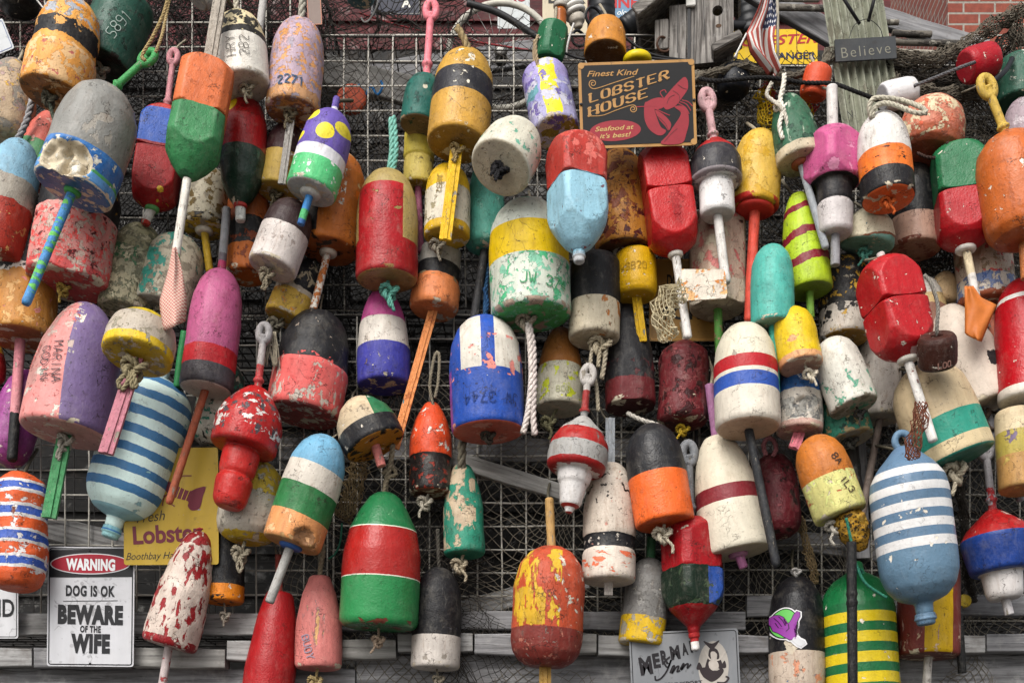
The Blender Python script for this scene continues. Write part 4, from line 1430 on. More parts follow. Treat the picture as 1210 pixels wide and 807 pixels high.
def spheres(d):
    """px, py, radius in px, depth offset in px from the bottom, for the pile's spacing"""
    (tx, ty), (bx, by) = d['t'], d['b']
    Lp = math.hypot(tx - bx, ty - by)
    tp = math.tan(math.radians(d.get('pitch', 4) + TILT))
    d['dy'] = Lp * tp
    vs_ = np.array([p[0] for p in d['prof'][1:-1]])
    rs_ = np.array([p[1] for p in d['prof'][1:-1]])
    out = []
    for i in range(9):
        v = .04 + .92 * i / 8
        r = float(np.interp(v, vs_, rs_)) * d['w'] / 2
        out.append((bx + (tx - bx) * v, by + (ty - by) * v, max(r, 3), v * d['dy']))
    d['nbody'] = len(out)
    for key, (ox, oy), base in (('bs', (bx, by), 0.0), ('ts', (tx, ty), d['dy'])):
        s = d.get(key)
        if s:
            ln = math.hypot(s[0] - ox, s[1] - oy)
            sg = -1 if key == 'bs' else 1
            fwd = s[5] if len(s) > 5 else 0
            for i in range(1, 9):
                q = i / 8
                out.append((ox + (s[0] - ox) * q, oy + (s[1] - oy) * q, s[2] / 2 + 1, base + sg * q * ln * tp * .6 - fwd * q))
    return out

def settle():
    """hang the pile: what is in front rests against what is behind"""
    order = sorted(BU, key=lambda d: d['layer'])
    done = []
    for d in order:
        sp = d['sp'] = np.array(spheres(d))
        Y = min(-(s[2] + 6) - s[3] for s in sp[:d['nbody']])
        Y = min(Y, -14 - d['layer'] * 14)
        for e in done:
            q = e['sp']
            if e['layer'] >= d['layer']:
                continue
            dx = sp[:, None, 0] - q[None, :, 0]
            dz = sp[:, None, 1] - q[None, :, 1]
            rr = sp[:, None, 2] + q[None, :, 2]
            g = rr * rr - dx * dx - dz * dz
            ok = g > 0
            if not ok.any():
                continue
            need = np.where(ok, e['Y'] + q[None, :, 3] - .78 * np.sqrt(np.maximum(g, 0)) - sp[:, None, 3], 1e9)
            Y = min(Y, float(need.min()))
        d['Y'] = max(Y, -270)
        done.append(d)

ROD = [(0, 0), (0, .8), (.006, 1), (.994, 1), (1, .8), (1, 0)]

def stick(root, o, e, w, kind, bands, name=None):
    """a spindle, handle or slat from o to e (root space), w = diameter"""
    ax = e - o
    L = ax.length
    M = axis_frame(o, ax)
    R = w / 2
    chips = [W('#8d8578', .64, 1.2 / R, st=(1, 1, .35))]
    if isinstance(bands, tuple):
        bands, chips = bands[0], list(bands[1])
    if kind == 'slat':
        c = [(-R, -.28 * R), (-.35 * R, -.28 * R), (-.3 * R, -.5 * R), (.3 * R, -.5 * R), (.35 * R, -.28 * R), (R, -.28 * R), (R, .28 * R), (-R, .28 * R)]
        V, Fc = [], []
        n = len(c)
        for z in (0, L):
            V += [(x, y, z) for x, y in c]
        Fc = [(i, (i + 1) % n, n + (i + 1) % n, n + i) for i in range(n)] + [tuple(range(n - 1, -1, -1)), tuple(range(n, 2 * n))]
        return mobj(name or 'slat', (V, Fc), paint('slat_paint', L, R, bands, chips, edge=None, jit=.01), root, M, False)
    if kind == 'handle':
        pr = [(0, 0), (0, 1.15), (.04, 1.15), (.05, .8), (.10, .8), (.14, .78), (.16, 1.2), (.2, 1.2), (.22, .8), (.8, .78), (.82, 1.0), (.85, 1.0), (.85, 0)]
        body = lathe(L, R, pr, 14, 60, smooth=1)
        ring = []
        e1, e2 = L * .84, L
        hh = max((e2 - e1) / 2 * .8, R * 1.9)
        for k in range(24):
            a = 2 * math.pi * k / 24
            ring.append((math.sin(a) * R * 1.08, 0, e2 - hh + math.cos(a) * hh))
        eye = tube(ring, R * .82, 12, True)
        hm = paint('handle_plastic', L, R * 2, bands, chips, edge=None, rough=.42)
        h_ = mobj(name or 'handle', body, hm, root, M)
        mobj('eye', eye, hm, h_)
        return h_
    if kind == 'pole':
        pr = [(0, 0), (0, .85), (.01, 1), (.1, 1), (.3, .92), (.6, 1.0), (.9, .95), (.99, .95), (1, .8), (1, 0)]
    elif kind == 'ribbed':
        pr = [(0, 0), (0, .9)] + [(i / 20, 1.0 if i % 2 else .84) for i in range(1, 20)] + [(1, .85), (1, 0)]
    elif kind == 'plug':
        pr = [(0, 0), (0, 1.35), (.25, 1.35), (.3, 1.0), (.9, 1), (1, .85), (1, 0)]
    else:
        pr = ROD
    return mobj(name or 'spindle', lathe(L, R, pr, 14, 40, lump=.03, freq=.5, smooth=0 if kind == 'rod' else 1), paint('spindle_paint', L, R * 2, bands, chips, edge=None, jit=.02), root, M)

def build_buoy(d):
    Y = d['Y'] * S
    Yt = Y + d['dy'] * S
    pb, pt = P(*d['b'], Y), P(*d['t'], Yt)
    L = (pt - pb).length
    M = axis_frame(pb, pt - pb)
    fb = F((Y + Yt) / 2)
    R = d['w'] / 2 * S * fb
    Mi = M.inverted()
    root = thing(d.get('name', 'lobster_buoy'), d['label'], d.get('cat', 'buoy'), M, d.get('group', 'painted buoys hung on the trap wall'))
    d['root'], d['R'], d['L'] = root, R, L
    sq = d.get('sq')
    rough = d.get('lump', .011)
    geo = lathe(L, R, d['prof'], d.get('n', 132 if sq else 56), d.get('rows', 130 if sq else 84), sq, math.radians(d.get('yaw', 0)),
                rough, d.get('freq', 1.3), d.get('bites', ()), d.get('smooth', 1), d.get('sqcut'))
    chips = d.get('chips', None)
    if chips is None:
        chips = [W('#d8cfc0', .655, 2.6 / R)]
    body = mobj('body', geo, paint('weathered_paint', L, R, d['bands'], chips, d.get('patches', ()), d.get('under'), d.get('jit', .012),
                                   d.get('slant', 0.0), d.get('rough', .48), d.get('edge', '#c9bda6'), d.get('bumpy', .75), d.get('grime', 1.0)), root)
    px = S * fb
    def loc(x, y, Yw):
        return Mi @ P(x, y, Yw)
    tp = math.tan(math.radians(d.get('pitch', 4) + TILT))
    top_end = Vector((0, 0, L))
    for key in ('bs', 'ts'):
        s = d.get(key)
        if not s:
            continue
        ox, oy = d['b'] if key == 'bs' else d['t']
        ln = math.hypot(s[0] - ox, s[1] - oy)
        fwd = s[5] if len(s) > 5 else 0
        Ye = (Y - ln * tp * .6 * S if key == 'bs' else Yt + ln * tp * .6 * S) - fwd * S
        Ye = min(Ye, -.012)
        e = loc(s[0], s[1], Ye)
        o = Vector((0, 0, .03 * L)) if key == 'bs' else Vector((0, 0, L * .97))
        stick(root, o, e, s[2] * px, s[3], s[4])
        if key == 'ts':
            top_end = e
    if d.get('washer'):
        c, wr = d['washer']
        mobj('washer', lathe(.012, wr * R, [(0, 0), (0, .8), (.3, 1), (.7, 1), (1, .9), (1, 0)], 28, 14, smooth=0), plain('washer_plastic', c, .5), root, Matrix.Translation((0, 0, -.008)))
    if d.get('nozzle'):
        c, nr, nl = d['nozzle']
        mobj('nozzle', lathe(nl * R, nr * R, [(0, 0), (0, .7), (.1, .9), (.4, .9), (.45, 1.1), (.6, 1.1), (.65, 1), (1, 1), (1, 0)], 24, 30, smooth=1), paint('nozzle_paint', nl * R, nr * R, c, edge=None), root, Matrix.Translation((0, 0, -nl * R * .9)))
    if d.get('kn'):
        kx, ky, ks, kc = d['kn'][:4]
        p = loc(kx, ky, Y - .3 * ks * S)
        kind = d['kn'][4] if len(d['kn']) > 4 else 2
        km = Matrix.Translation(p) @ M.to_3x3().inverted().to_4x4() if False else Matrix.Translation(p)
        kg = xf(knot_geo(ks * px * 1.25, rnd.randint(0, 9999), kind), km)
        st0 = Vector((0, 0, .012))
        cord = twist(crom([st0, (st0 + p) / 2 + Vector((.001, -.002, 0)), p], 5), ks * px * .13)
        mobj('knot', join(kg, cord), rope_mat(kc), root)
    for rp in d.get('ropes', ()):
        pts, wd, c = rp[:3]
        fw = rp[3] if len(rp) > 3 else 0
        vec = []
        for q in pts:
            if len(q) == 3:
                vec.append(loc(q[0], q[1], Y - q[2] * S))
            else:
                # follow the body's own depth at that height
                v = ((q[0] - d['b'][0]) * (d['t'][0] - d['b'][0]) + (q[1] - d['b'][1]) * (d['t'][1] - d['b'][1])) / ((d['t'][0] - d['b'][0]) ** 2 + (d['t'][1] - d['b'][1]) ** 2)
                vec.append(loc(q[0], q[1], min(-.012, Y + v * d['dy'] * S - fw * S)))
        mobj('rope', twist(crom(vec, 6), wd * px / 2), rope_mat(c), root)
    for tx in d.get('text', ()):
        s, u0, v0, hpx, rot, c, wpx = tx[:7]
        wid = tx[7] if len(tx) > 7 else .9
        ls = []
        lines = s.split('/')
        for i, q in enumerate(lines):
            for p in strokes(q, hpx * px, .42, .05, len(s) * 7 + i, wid):
                ls.append([(a, b - (i - (len(lines) - 1) / 2) * hpx * px * 1.45) for a, b in p])
        g = wrap_strokes(ls, wpx * px, u0, v0, L, R, d['prof'], rot)
        mobj('lettering', g, plain('marker_ink', c, .6, .3), root)
    if d.get('cord', True) and not d.get('norope'):
        top = M @ top_end
        xx = top.x + rnd.uniform(-.012, .012)
        zz = top.z + rnd.uniform(.05, .09)
        e = Vector((xx, -.006, zz))
        mid = (top + e) / 2 + Vector((rnd.uniform(-.008, .008), -.004, -.006))
        c = rnd.choice(['#8f8674', '#6d6658', '#a69a84', '#3d3a36', '#5b5648'])
        mobj('rope', tube(crom([Mi @ (M @ (top_end - Vector((0, 0, .01)))), Mi @ mid, Mi @ e], 6), rnd.choice([.0022, .003, .0036]), 6), rope_mat(c), root)
    if d.get('eyelet'):
        ec, er = d['eyelet']
        rr_ = er * R
        rg = [(math.sin(2 * math.pi * k / 28) * rr_, 0, L + rr_ * .75 + math.cos(2 * math.pi * k / 28) * rr_ * 1.15) for k in range(28)]
        mobj('eyelet', tube(rg, rr_ * .48, 10, True), paint('eyelet_plastic', R, R, ec, edge=None, grime=.5), root)
    ex = d.get('extra')
    if ex:
        ex(d, root, M, L, R, px, loc, Y)
# ------------------------------------------------------------------ the buoys, read off the photograph (top x, y, foot x, y, width)
ROPE, ROPE2, ROPE3 = '#a89c86', '#7d735f', '#d8d2c4'
# --- upper left
B('faded orange buoy with a ragged black band in the top left corner', 90, 3, 63, 114, 80, [(0, 0), (0, .95), (.03, 1), (.36, 1), (.4, .96), (.42, .9), (.66, .92), (.83, .8), (.94, .56), (1, .3), (1, 0)], 3,
  [(0, '#d9974c'), (.44, '#dc9a48'), (.47, '#232226'), (.64, '#e0a052')], pitch=3, under='#a8682c', jit=.07, edge='#6a4a28',
  chips=[W('#e0a860', .5, 60, .64), W('#a3a6ac', .545, 30, .66, .97), W('#d98c30', .57, 45, .64), W('#d8b080', .52, 45, 0, .44), W('#b8645a', .62, 80, .05, .4), W('#d9a058', .55, 34, .55, .70)],
  kn=(58, 118, 15, '#5c584a', 0), ropes=[([(58, 120, 4), (62, 135, 8), (66, 150, 8)], 5, '#4c5246')])
B('dark green buoy marked 5891 beside the ragged orange one', 150, 4, 120, 80, 70, 'cyl', 2, '#23493c', pitch=8, under='#16291f', rough=.38,
  chips=[W('#1a352a', .6, 50)], kn=(118, 84, 16, '#8e8a7c', 0), text=[('5891', .45, .42, 12, 75, '#97a39c', .9)], edge='#2a2620')
B('tan and grey scuffed buoy at the left edge below a white sign corner', 18, 72, 4, 165, 62, 'egg', 1, '#b59f84', chips=[W('#c7a04a', .58, 40), W('#8d867c', .55, 30), W('#a58b84', .6, 60)], lump=.03)
B('salmon buoy with a green lower half half hidden by the grey broken buoy', 68, 133, 36, 218, 54, 'egg', 1, [(0, '#9c4a34'), (.1, '#7a5a40'), (.16, '#4c8257'), (.46, '#c4665a')], chips=[W('#d8a094', .6, 60), W('#3c332c', .66, 50)], jit=.02)
B('big grey buoy with a blue and green foot broken open to pale foam', 131, 106, 86, 226, 92, 'bullet', 4, [(0, '#cfc4ae'), (.02, '#5a8fc4'), (.1, '#4f9a5e'), (.13, '#2f64a4'), (.26, '#3c74b4'), (.31, '#85847f')], pitch=2, rough=.36, under='#3c6a98',
  n=110, rows=130, bites=[(-.30, .12, .46), (.16, .12, .48)], patches=[('disc', -.30, .125, .44, '#c4b79e', .04), ('disc', .16, .125, .46, '#c4b79e', .04)], chips=[W('#d6d2c4', .6, 50, 0, .3), W('#9a948a', .62, 16, .3)], lump=.022,
  ts=(182, 62, 11, 'handle', '#3f9150', -6), bs=(30, 360, 11, 'rod', ('#4a86bc', (W('#6cbf62', .53, 75, st=(.35, .35, 1)),)), 14), washer=('#3f8f4a', .22),
  ropes=[([(184, 62, -4), (192, 40, -10), (200, 0, -22)], 4, '#a48f66')], cord=False)
B('light blue buoy with grey band and red foot cut by the left edge', 26, 168, -8, 305, 62, 'bullet', 2, [(0, '#a03a2a'), (.42, '#9b9488'), (.62, '#7fa6ba')], jit=.03, chips=[W('#b98a54', .63, 30, 0, .4), W('#6f6a62', .6, 60, .4, .62)])
B('square blue and red buoy with pink handle next to the orange and green one', 197, 131, 180, 246, 60, 'sq2', 3, [(0, '#a52a2c'), (.50, '#8c2226'), (.55, '#3253a0'), (.9, '#b23a34')], sq=.80, yaw=8, pitch=4, edge='#c8a838',
  patches=[('box', -1.2, -.83, .1, .95, '#b5322f'), ('disc', .45, .1, .1, '#d8b03c')], ts=(206, 60, 9, 'handle', '#bd8288'), bs=(171, 266, 11, 'plug', [(0, '#d8d4cc'), (.8, '#c03c30')]), washer=('#5d9a58', .28), chips=[W('#7d1e20', .64, 40, 0, .5)])
B('orange over green square block buoy on a long wooden stake', 246, 84, 221, 212, 62, [(0, 0), (0, .22), (.04, .42), (.12, .72), (.22, 1.0), (.3, 1.2), (.545, 1.2), (.553, 1.08), (.56, 1.2), (.93, 1.2), (.98, 1.1), (1, 1.0), (1, 0)], 4,
  [(0, '#3a7a4c'), (.553, '#c8683a')], sq=.98, yaw=14, pitch=5, rough=.42, edge='#2c5a3a', ts=(263, -20, 15, 'slat', '#a39a8e'), bs=(206, 312, 10, 'rod', [(0, '#d6d0c6'), (.9, '#6fbf74')], 10), chips=[W('#2f6a40', .63, 40, 0, .55), W('#b35a30', .63, 30, .55)])
B('white buoy with a worn black top and the hand lettered HRY 28', 281, 19, 288, 104, 62, 'bullet', 3, [(0, '#cfcac0'), (.53, '#2a2724'), (.62, '#d3c39c')], pitch=6, under='#b8b2a8', edge='#a49c90', jit=.025, chips=[W('#29261f', .52, 45, .6), W('#e0d2a4', .62, 45, .53, .64)], kn=(292, 107, 13, '#8d8470', 1), text=[('HRY/282', .05, .32, 11, 88, '#57534e', .9)], ropes=[([(281, 22, 0), (279, 5, 2), (278, -20, 4)], 7, '#c3bba8')], cord=False)
B('red and dark green buoy with a yellow spot under the white HRY buoy', 290, 118, 284, 244, 54, [(0, 0), (0, .25), (.08, .55), (.22, .86), (.4, 1), (.75, 1), (.9, .8), (1, .5), (1, 0)], 2, [(0, '#23382c'), (.47, '#9d2124')], rough=.3, patches=[('disc', -.55, .86, .36, '#d4b428', .05)], bs=(284, 262, 12, 'plug', [(0, '#b83c38'), (.3, '#d6d6d0')]), chips=[W('#35503f', .6, 30, 0, .47)])
B('lavender and orange scuffed buoy stencilled 2271', 356, 26, 345, 134, 63, 'bullet', 3, [(0, '#b58a64'), (.13, '#a893a0')], pitch=5, jit=.06, under='#8a5f44', chips=[W('#c98f58', .555, 75), W('#c08850', .605, 36), W('#8f8590', .6, 55), W('#c9a2a0', .62, 25)], bs=(333, 218, 9, 'slat', '#9c9892', 6), kn=(343, 137, 13, '#6e6450', 1), text=[('2271', .05, .17, 10, 0, '#2c4a66', 1.6)], ropes=[([(356, 30, 0), (357, 10, 2), (359, -20, 4)], 9, '#a39f92')], cord=False)
B('dark maroon buoy with a mustard foot behind the stick of 2271', 343, 150, 327, 228, 50, 'bullet', 1, [(0, '#b89a4c'), (.48, '#452328')], pitch=6, kn=(326, 232, 12, '#5a5240', 1))
B('purple buoy with yellow dots and a white and green foot', 395, 134, 367, 228, 60, 'bullet', 4, [(0, '#58b878'), (.3, '#d8d6da'), (.43, '#62509c')], pitch=4, under='#b5b8b4', jit=.012, rough=.42, patches=[('disc', .12, .60, .36, '#e0cf3e', .02), ('disc', .68, .72, .28, '#e0cf3e', .02), ('disc', -.62, .82, .3, '#e0cf3e', .02), ('disc', -.9, .55, .2, '#e0cf3e', .02)], chips=[W('#e9ece6', .62, 70, 0, .3)],
  ts=(398, 115, 8, 'plug', [(0, '#d2cede'), (.4, '#62509c')]), bs=(355, 266, 9, 'rod', [(0, '#3f82c0'), (.58, '#54b070'), (.85, '#2f5d94')]), washer=('#bdbcb6', .42))
B('orange brown buoy with a flaked white streak and black patch at its foot', 402, 183, 388, 298, 70, 'bullet', 2, '#b5672c', pitch=4, under='#9c5424', jit=.03, lump=.03, patches=[('box', -.75, -.32, .06, .36, '#2a2729')], chips=[W('#d9d0c2', .52, 70, .35, .72, (1, 1, .6), .1, .5), W('#d8702a', .61, 50, .4), W('#c9a878', .655, 45)], bs=(370, 366, 9, 'rod', ('#b56a34', (W('#d9d2c6', .5, 120),)), 8), washer=('#c9bfb0', .3), edge='#3a2a1e')
B('dark brown and white buoy with a split above the yellow and black one', 350, 240, 321, 318, 58, 'bullet', 3, [(0, '#c7beb8'), (.52, '#3c2b2c')], pitch=6, under='#b5aaa4', jit=.012, kn=(315, 326, 15, '#7e7462', 2), chips=[W('#a89c94', .63, 50, 0, .52)])
B('cream and brown stained buoy with a black foot ring and yellow stick', 246, 200, 241, 272, 52, 'bullet', 1, [(0, '#23211f'), (.1, '#b9b09a')], chips=[W('#6d5a34', .55, 55), W('#97907f', .58, 30)], under='#c2a234', bs=(248, 322, 10, 'ribbed', '#b8962e'), washer=('#cfcabd', .4), jit=.03)
B('orange buoy with a black middle behind the pink buoy stick', 294, 235, 291, 328, 50, 'cyl', 0, [(0, '#b8642a'), (.32, '#2b2a2c'), (.66, '#a85a30')], chips=[W('#d6cabc', .66, 40), W('#7a3a20', .58, 40)], jit=.03)
B('large blackened buoy with a flaking pink lower half', 101, 212, 78, 338, 98, [(0, 0), (0, .9), (.03, 1), (.57, 1.0), (.6, .94), (.8, .92), (.95, .8), (1, .6), (1, 0)], 2, [(0, '#c85a5a'), (.1, '#c8847e'), (.6, '#28272a')], pitch=3, under='#b84c4c', lump=.035, jit=.03, chips=[W('#6b1c24', .585, 42, .05, .58), W('#d85450', .55, 90, 0, .55), W('#b9a296', .56, 60, 0, .6), W('#c79a34', .66, 50, .6)], kn=(75, 342, 13, '#a88e48', 1), sq=.93, yaw=20, bumpy=.8)
B('grey green mottled buoy next to the flaking pink one', 170, 268, 147, 370, 64, 'bullet', 1, [(0, '#a49c80'), (.3, '#98937a'), (.62, '#8a8568')], jit=.06, chips=[W('#3f6848', .53, 26, .38, .66), W('#4a6a4c', .56, 60, 0, .3), W('#6b6a55', .55, 70), W('#b8b094', .58, 60)], bumpy=.9, lump=.03)
B('teal and bare white mottled buoy behind the red gingham pennant', 215, 281, 192, 366, 70, 'bullet', 1, [(0, '#b9b3a2'), (.06, '#b5ab96')], under='#a8a294', jit=.05, chips=[W('#3d9080', .5, 40, .02, 1, u1=.05, u0=-1.3), W('#2f7a68', .6, 40, .5), W('#8b8270', .56, 60)], kn=(192, 374, 18, '#6e6656', 2))
B('long hot pink buoy with red and charcoal bands at its foot', 262, 320, 243, 462, 62, 'bullet', 4, [(0, '#464246'), (.165, '#c2323a'), (.31, '#b0587f')], pitch=2, under='#c4b4aa', rough=.4, jit=.008, lump=.02, freq=1.0, chips=[W('#9c4a6c', .64, 40, .31)], edge=None,
  ts=(268, 246, 10, 'rod', [(0, '#a83c68'), (.18, '#5d565c'), (.3, '#8d8d90')], -6), bs=(199, 596, 10, 'ribbed', '#a85a40', 8))
B('cracked orange buoy with a flaking black and white top at the left edge', 32, 286, 24, 402, 78, 'cyl', 2, [(0, '#b07838'), (.55, '#2e2c2c'), (.6, '#2c2b2c')], jit=.07, chips=[W('#d2ccc2', .53, 32, .55), W('#c99a60', .58, 40, 0, .55), W('#c27a72', .64, 50, 0, .55), W('#3a2a20', .68, 14, 0, .6)], lump=.035, bs=(14, 545, 12, 'rod', [(0, '#c07880'), (.42, '#c9858a'), (.62, '#1e1d1f')], 6), under='#9a5a34')
B('magenta buoy at the left edge behind the pink stick', 40, 440, 2, 548, 54, 'pill', 0, '#8a3f7c', rough=.35)
B('red and yellow buoy end peeking in at the left edge', -12, 400, -10, 452, 34, 'egg', 1, [(0, '#a82c2c'), (.6, '#c0902c')])
B('big buoy half pink half purple lettered MARINA GODIN', 106, 362, 77, 514, 106, [(0, 0), (0, .93), (.025, 1), (.4, .97), (.65, .85), (.85, .62), (.95, .42), (1, .24), (1, 0)], 3, '#6d5b82', pitch=2, jit=.012, lump=.012, patches=[('box', -1.5, .18, -1, .97, '#cf8580', .22), ('box', -1.5, -.62, .25, 1, '#b9857e', -.35)], chips=[W('#c9c0b4', .60, 32, u1=.2, u0=-1.5), W('#b9a49a', .58, 55, .55, 1.0, u0=-1.5, u1=.15), W('#b05a54', .63, 60, u1=.1, u0=-1.5)], text=[('MARINA/GODIN', -.24, .42, 10.5, -80, '#3a3236', 1.05), ('UVSFUGE', -.74, .48, 6, 80, '#a8544e', 1.1)], kn=(77, 522, 16, '#9a9488', 2), bs=(58, 612, 17, 'slat', '#3d8050', 8), under='#b88a80')
B('yellow and grey banded buoy with a frayed rope knot and pink slat', 174, 373, 161, 424, 82, [(0, 0), (0, .9), (.04, 1), (.45, 1), (.7, .9), (.9, .6), (1, .3), (1, 0)], 4, [(0, '#c9a92c'), (.2, '#aca192'), (.74, '#cfb42c')], pitch=12, under='#bfa02a', jit=.05, bumpy=.8, chips=[W('#d9c03c', .6, 60), W('#8f8878', .6, 60)], kn=(158, 436, 24, '#857a5e', 4), bs=(125, 536, 17, 'slat', '#b0707c', 12))
B('pale aqua bottle buoy with blue rings leaning beside the warning sign', 192, 448, 133, 624, 92, 'tank', 3, [(0, '#cde4de'), (.10, '#cfe6e0')] + sum([[(.21 + i * .1175, '#44749f'), (.265 + i * .1175, '#d4e9e3')] for i in range(7)], []), pitch=0, jit=.014, rough=.42, edge=None, lump=.006, grime=.4, under='#86b0b8', ts=(196, 438, 12, 'plug', '#a9bcc0'), chips=[W('#88aeb4', .66, 40)], nozzle=([(0, '#9fd0d2'), (.55, '#3f7cb4'), (.7, '#8cc0cc')], .24, .30))
B('lumpy orange buoy with painted blue and white rings at the left edge', 26, 560, 20, 696, 64, [(0, 0), (0, .6), (.03, .8), (.1, .95), (.25, 1), (.8, .97), (.9, .85), (.97, .6), (1, .35), (1, 0)], 2, [(0, '#c8562c')] + sum([[(.13 + i * .215, '#c9c6c4'), (.16 + i * .215, '#3050a0'), (.225 + i * .215, '#cac7c6'), (.25 + i * .215, '#c8562c')] for i in range(4)], []), jit=.02, lump=.075, freq=1.7, bumpy=1, bites=[(-.15, 1.0, .3), (.55, .97, .25), (-.7, .96, .22)], chips=[W('#d0ccca', .6, 60, .1, .85), W('#7a3420', .66, 30)], edge='#c8562c')
B('speckled black teal and white buoy behind the red segmented one', 268, 428, 250, 528, 54, 'pill', 1, [(0, '#b5b0a2'), (.55, '#3c463f')], jit=.06, chips=[W('#bcb4a0', .54, 70, .5), W('#2f7a66', .58, 60), W('#26241f', .6, 50, 0, .5)])
B('red buoy with white flaking shoulders over two red drums', 305, 460, 269, 600, 80, [(0, 0), (0, .34), (.02, .42), (.06, .5), (.22, .56), (.255, .5), (.26, .44), (.27, .5), (.30, .54), (.46, .56), (.485, .5), (.487, .88), (.50, .97), (.7, 1.0), (.82, .85), (.92, .58), (1, .3), (1, 0)], 4, [(0, '#b8332f'), (.49, '#b02a2a')], pitch=4, rough=.33, chips=[W('#d6d0ca', .555, 40, .58, .95), W('#4a4246', .575, 60, .55, .9), W('#7c1c1e', .66, 35)], edge='#8c2322', smooth=1, ts=(313, 384, 11, 'handle', [(0, '#b84a4c'), (.4, '#a39c9a'), (.7, '#908c8c')]), lump=.012)
B('black topped buoy with a scratched coral lower half', 380, 372, 358, 492, 88, [(0, 0), (0, .93), (.03, 1), (.43, 1), (.45, .96), (.7, .9), (.88, .74), (.96, .55), (1, .35), (1, 0)], 2, [(0, '#d3605c'), (.45, '#28272a')], pitch=3, jit=.025, under='#8c3c38', lump=.03, chips=[W('#b9aca0', .565, 55, 0, .45, (1, 1, .5)), W('#d85a58', .6, 50, 0, .5), W('#a8998a', .68, 50, .45)], bumpy=.7)
B('small black buoy with a flaking yellow and white foot', 366, 312, 337, 378, 52, 'bullet', 2, [(0, '#c9a448'), (.38, '#b8ac9a'), (.46, '#262528')], pitch=5, jit=.05, chips=[W('#d0c8ba', .56, 50, 0, .42), W('#d0902c', .58, 50, 0, .36), W('#a89a80', .6, 35, .45)], kn=(326, 384, 14, '#6a6456', 1))
B('olive tan buoy with a red painted panel hanging in the upper centre', 458, 203, 457, 333, 73, 'bullet', 3, [(0, '#a3272c'), (.30, '#a08c58')], pitch=-1, under='#a07c4a', rough=.34, jit=.008, patches=[('box', -.86, .58, .2, .80, '#a8252c')], edge='#8c6a3c', chips=[W('#8f7c4a', .65, 30, .35)], kn=(460, 345, 17, '#62a090', 2), ropes=[([(459, 208, 0), (463, 175, 2), (462, 140, 3)], 7, '#7fb8a8'), ([(463, 208, 0), (468, 178, 2), (465, 138, 3)], 7, '#76b0a2')], cord=False)
B('magenta white and indigo banded buoy under the red panel buoy', 452, 345, 454, 457, 64, 'taper', 1, [(0, '#38388c'), (.38, '#c4bcb2'), (.66, '#a8447c')], jit=.008, pitch=1, chips=[W('#c8bfa8', .6, 70, .12, .28, (1, 1, 1), -.6, .4), W('#6d5a58', .66, 50)], lump=.02)
B('mustard buoy with a black belt and white scuffs at upper centre', 552, 64, 540, 172, 72, 'bullet', 3, [(0, '#b58a3e'), (.40, '#2c2b30'), (.65, '#b58c3c')], pitch=8, under='#8f6a2c', jit=.01, rough=.38, chips=[W('#ddd6c4', .57, 55, .45, .86, (1, 1, 1), -.3, .35)], kn=(540, 178, 14, '#97835a', 2), bs=(526, 284, 14, 'slat', '#d9ae28', 8), ropes=[([(553, 70, 0), (552, 55, 2), (546, 42, 3), (540, 32, 3)], 9, '#94815e')], cord=False)
B('small dark green buoy on a bright pink handle', 504, 91, 495, 150, 46, 'bullet', 2, '#1f5a50', pitch=6, under='#7d6a50', bumpy=.7, edge='#a0886a', patches=[('disc', .15, .55, .13, '#c9c2ac', .05)], chips=[W('#16423a', .6, 60)], ts=(510, 3, 11, 'handle', '#dc7c86'), cord=False)
B('pair of yellow foam drums on one rod below the small green buoy', 496, 158, 494, 222, 36, [(0, 0), (0, .95), (.03, 1), (.47, .97), (.49, .9), (.51, .97), (.53, 1.02), (.97, 1), (1, .94), (1, 0)], 1, [(0, '#a8923c'), (.05, '#c0ad5c'), (.5, '#b3a244')], jit=.02, bs=(497, 300, 9, 'ribbed', '#8a4a60'), chips=[W('#6d5c34', .62, 45, 0, .5)])
B('yellow and white buoy with scrawled letters behind a yellow slat', 530, 197, 528, 282, 54, 'bullet', 2, [(0, '#c9a02a'), (.12, '#cac2b0'), (.60, '#d0a828')], pitch=4, under='#c0982a', jit=.02, chips=[W('#8e8468', .6, 60, .12, .6)], kn=(517, 291, 14, '#80786a', 1), text=[('JW852', -.32, .6, 6, -90, '#7a6428', .8)])
B('grey black and peach buoy with a long peach spindle', 521, 297, 512, 368, 58, [(0, 0), (0, .9), (.06, 1), (.4, .98), (.44, .9), (.6, .88), (1, .84), (1, 0)], 1, [(0, '#cf7c4c'), (.48, '#242427'), (.70, '#a39f97')], pitch=5, under='#c87444', jit=.02, chips=[W('#8d8266', .58, 50, .36, .5), W('#b86a40', .63, 40, 0, .4)], bs=(466, 530, 11, 'slat', ('#d98a52', (W('#3d7c88', .69, 60, st=(1, 1, .5)), W('#b86a3c', .6, 40))), 6))
B('jade green buoy speckled with orange hanging behind the white round one', 575, 204, 573, 296, 47, [(0, 0), (0, .6), (.04, .9), (.08, 1), (.4, 1), (.8, .86), (1, .7), (1, 0)], 1, '#4c9080', jit=.01, chips=[W('#c85a38', .7, 70), W('#26342f', .68, 60), W('#77a898', .63, 40)], bs=(560, 378, 10, 'rod', '#39393b'), ropes=[([(577, 300), (574, 345), (573, 400)], 6, '#33577c', -6)])
B('round white buoy turned so its flat face and black rope tassel show', 617, 157, 591, 199, 74, [(0, 0), (0, .94), (.04, 1), (.3, 1.0), (.6, .95), (.85, .75), (.96, .52), (1, .36), (1, 0)], 4, '#c9c5b4', pitch=30, under='#b8ae98', rough=.45, chips=[W('#6fa890', .6, 60, .08, .5), W('#a89e88', .63, 30)], kn=(590, 201, 16, '#1f1e20', 3), edge=None)
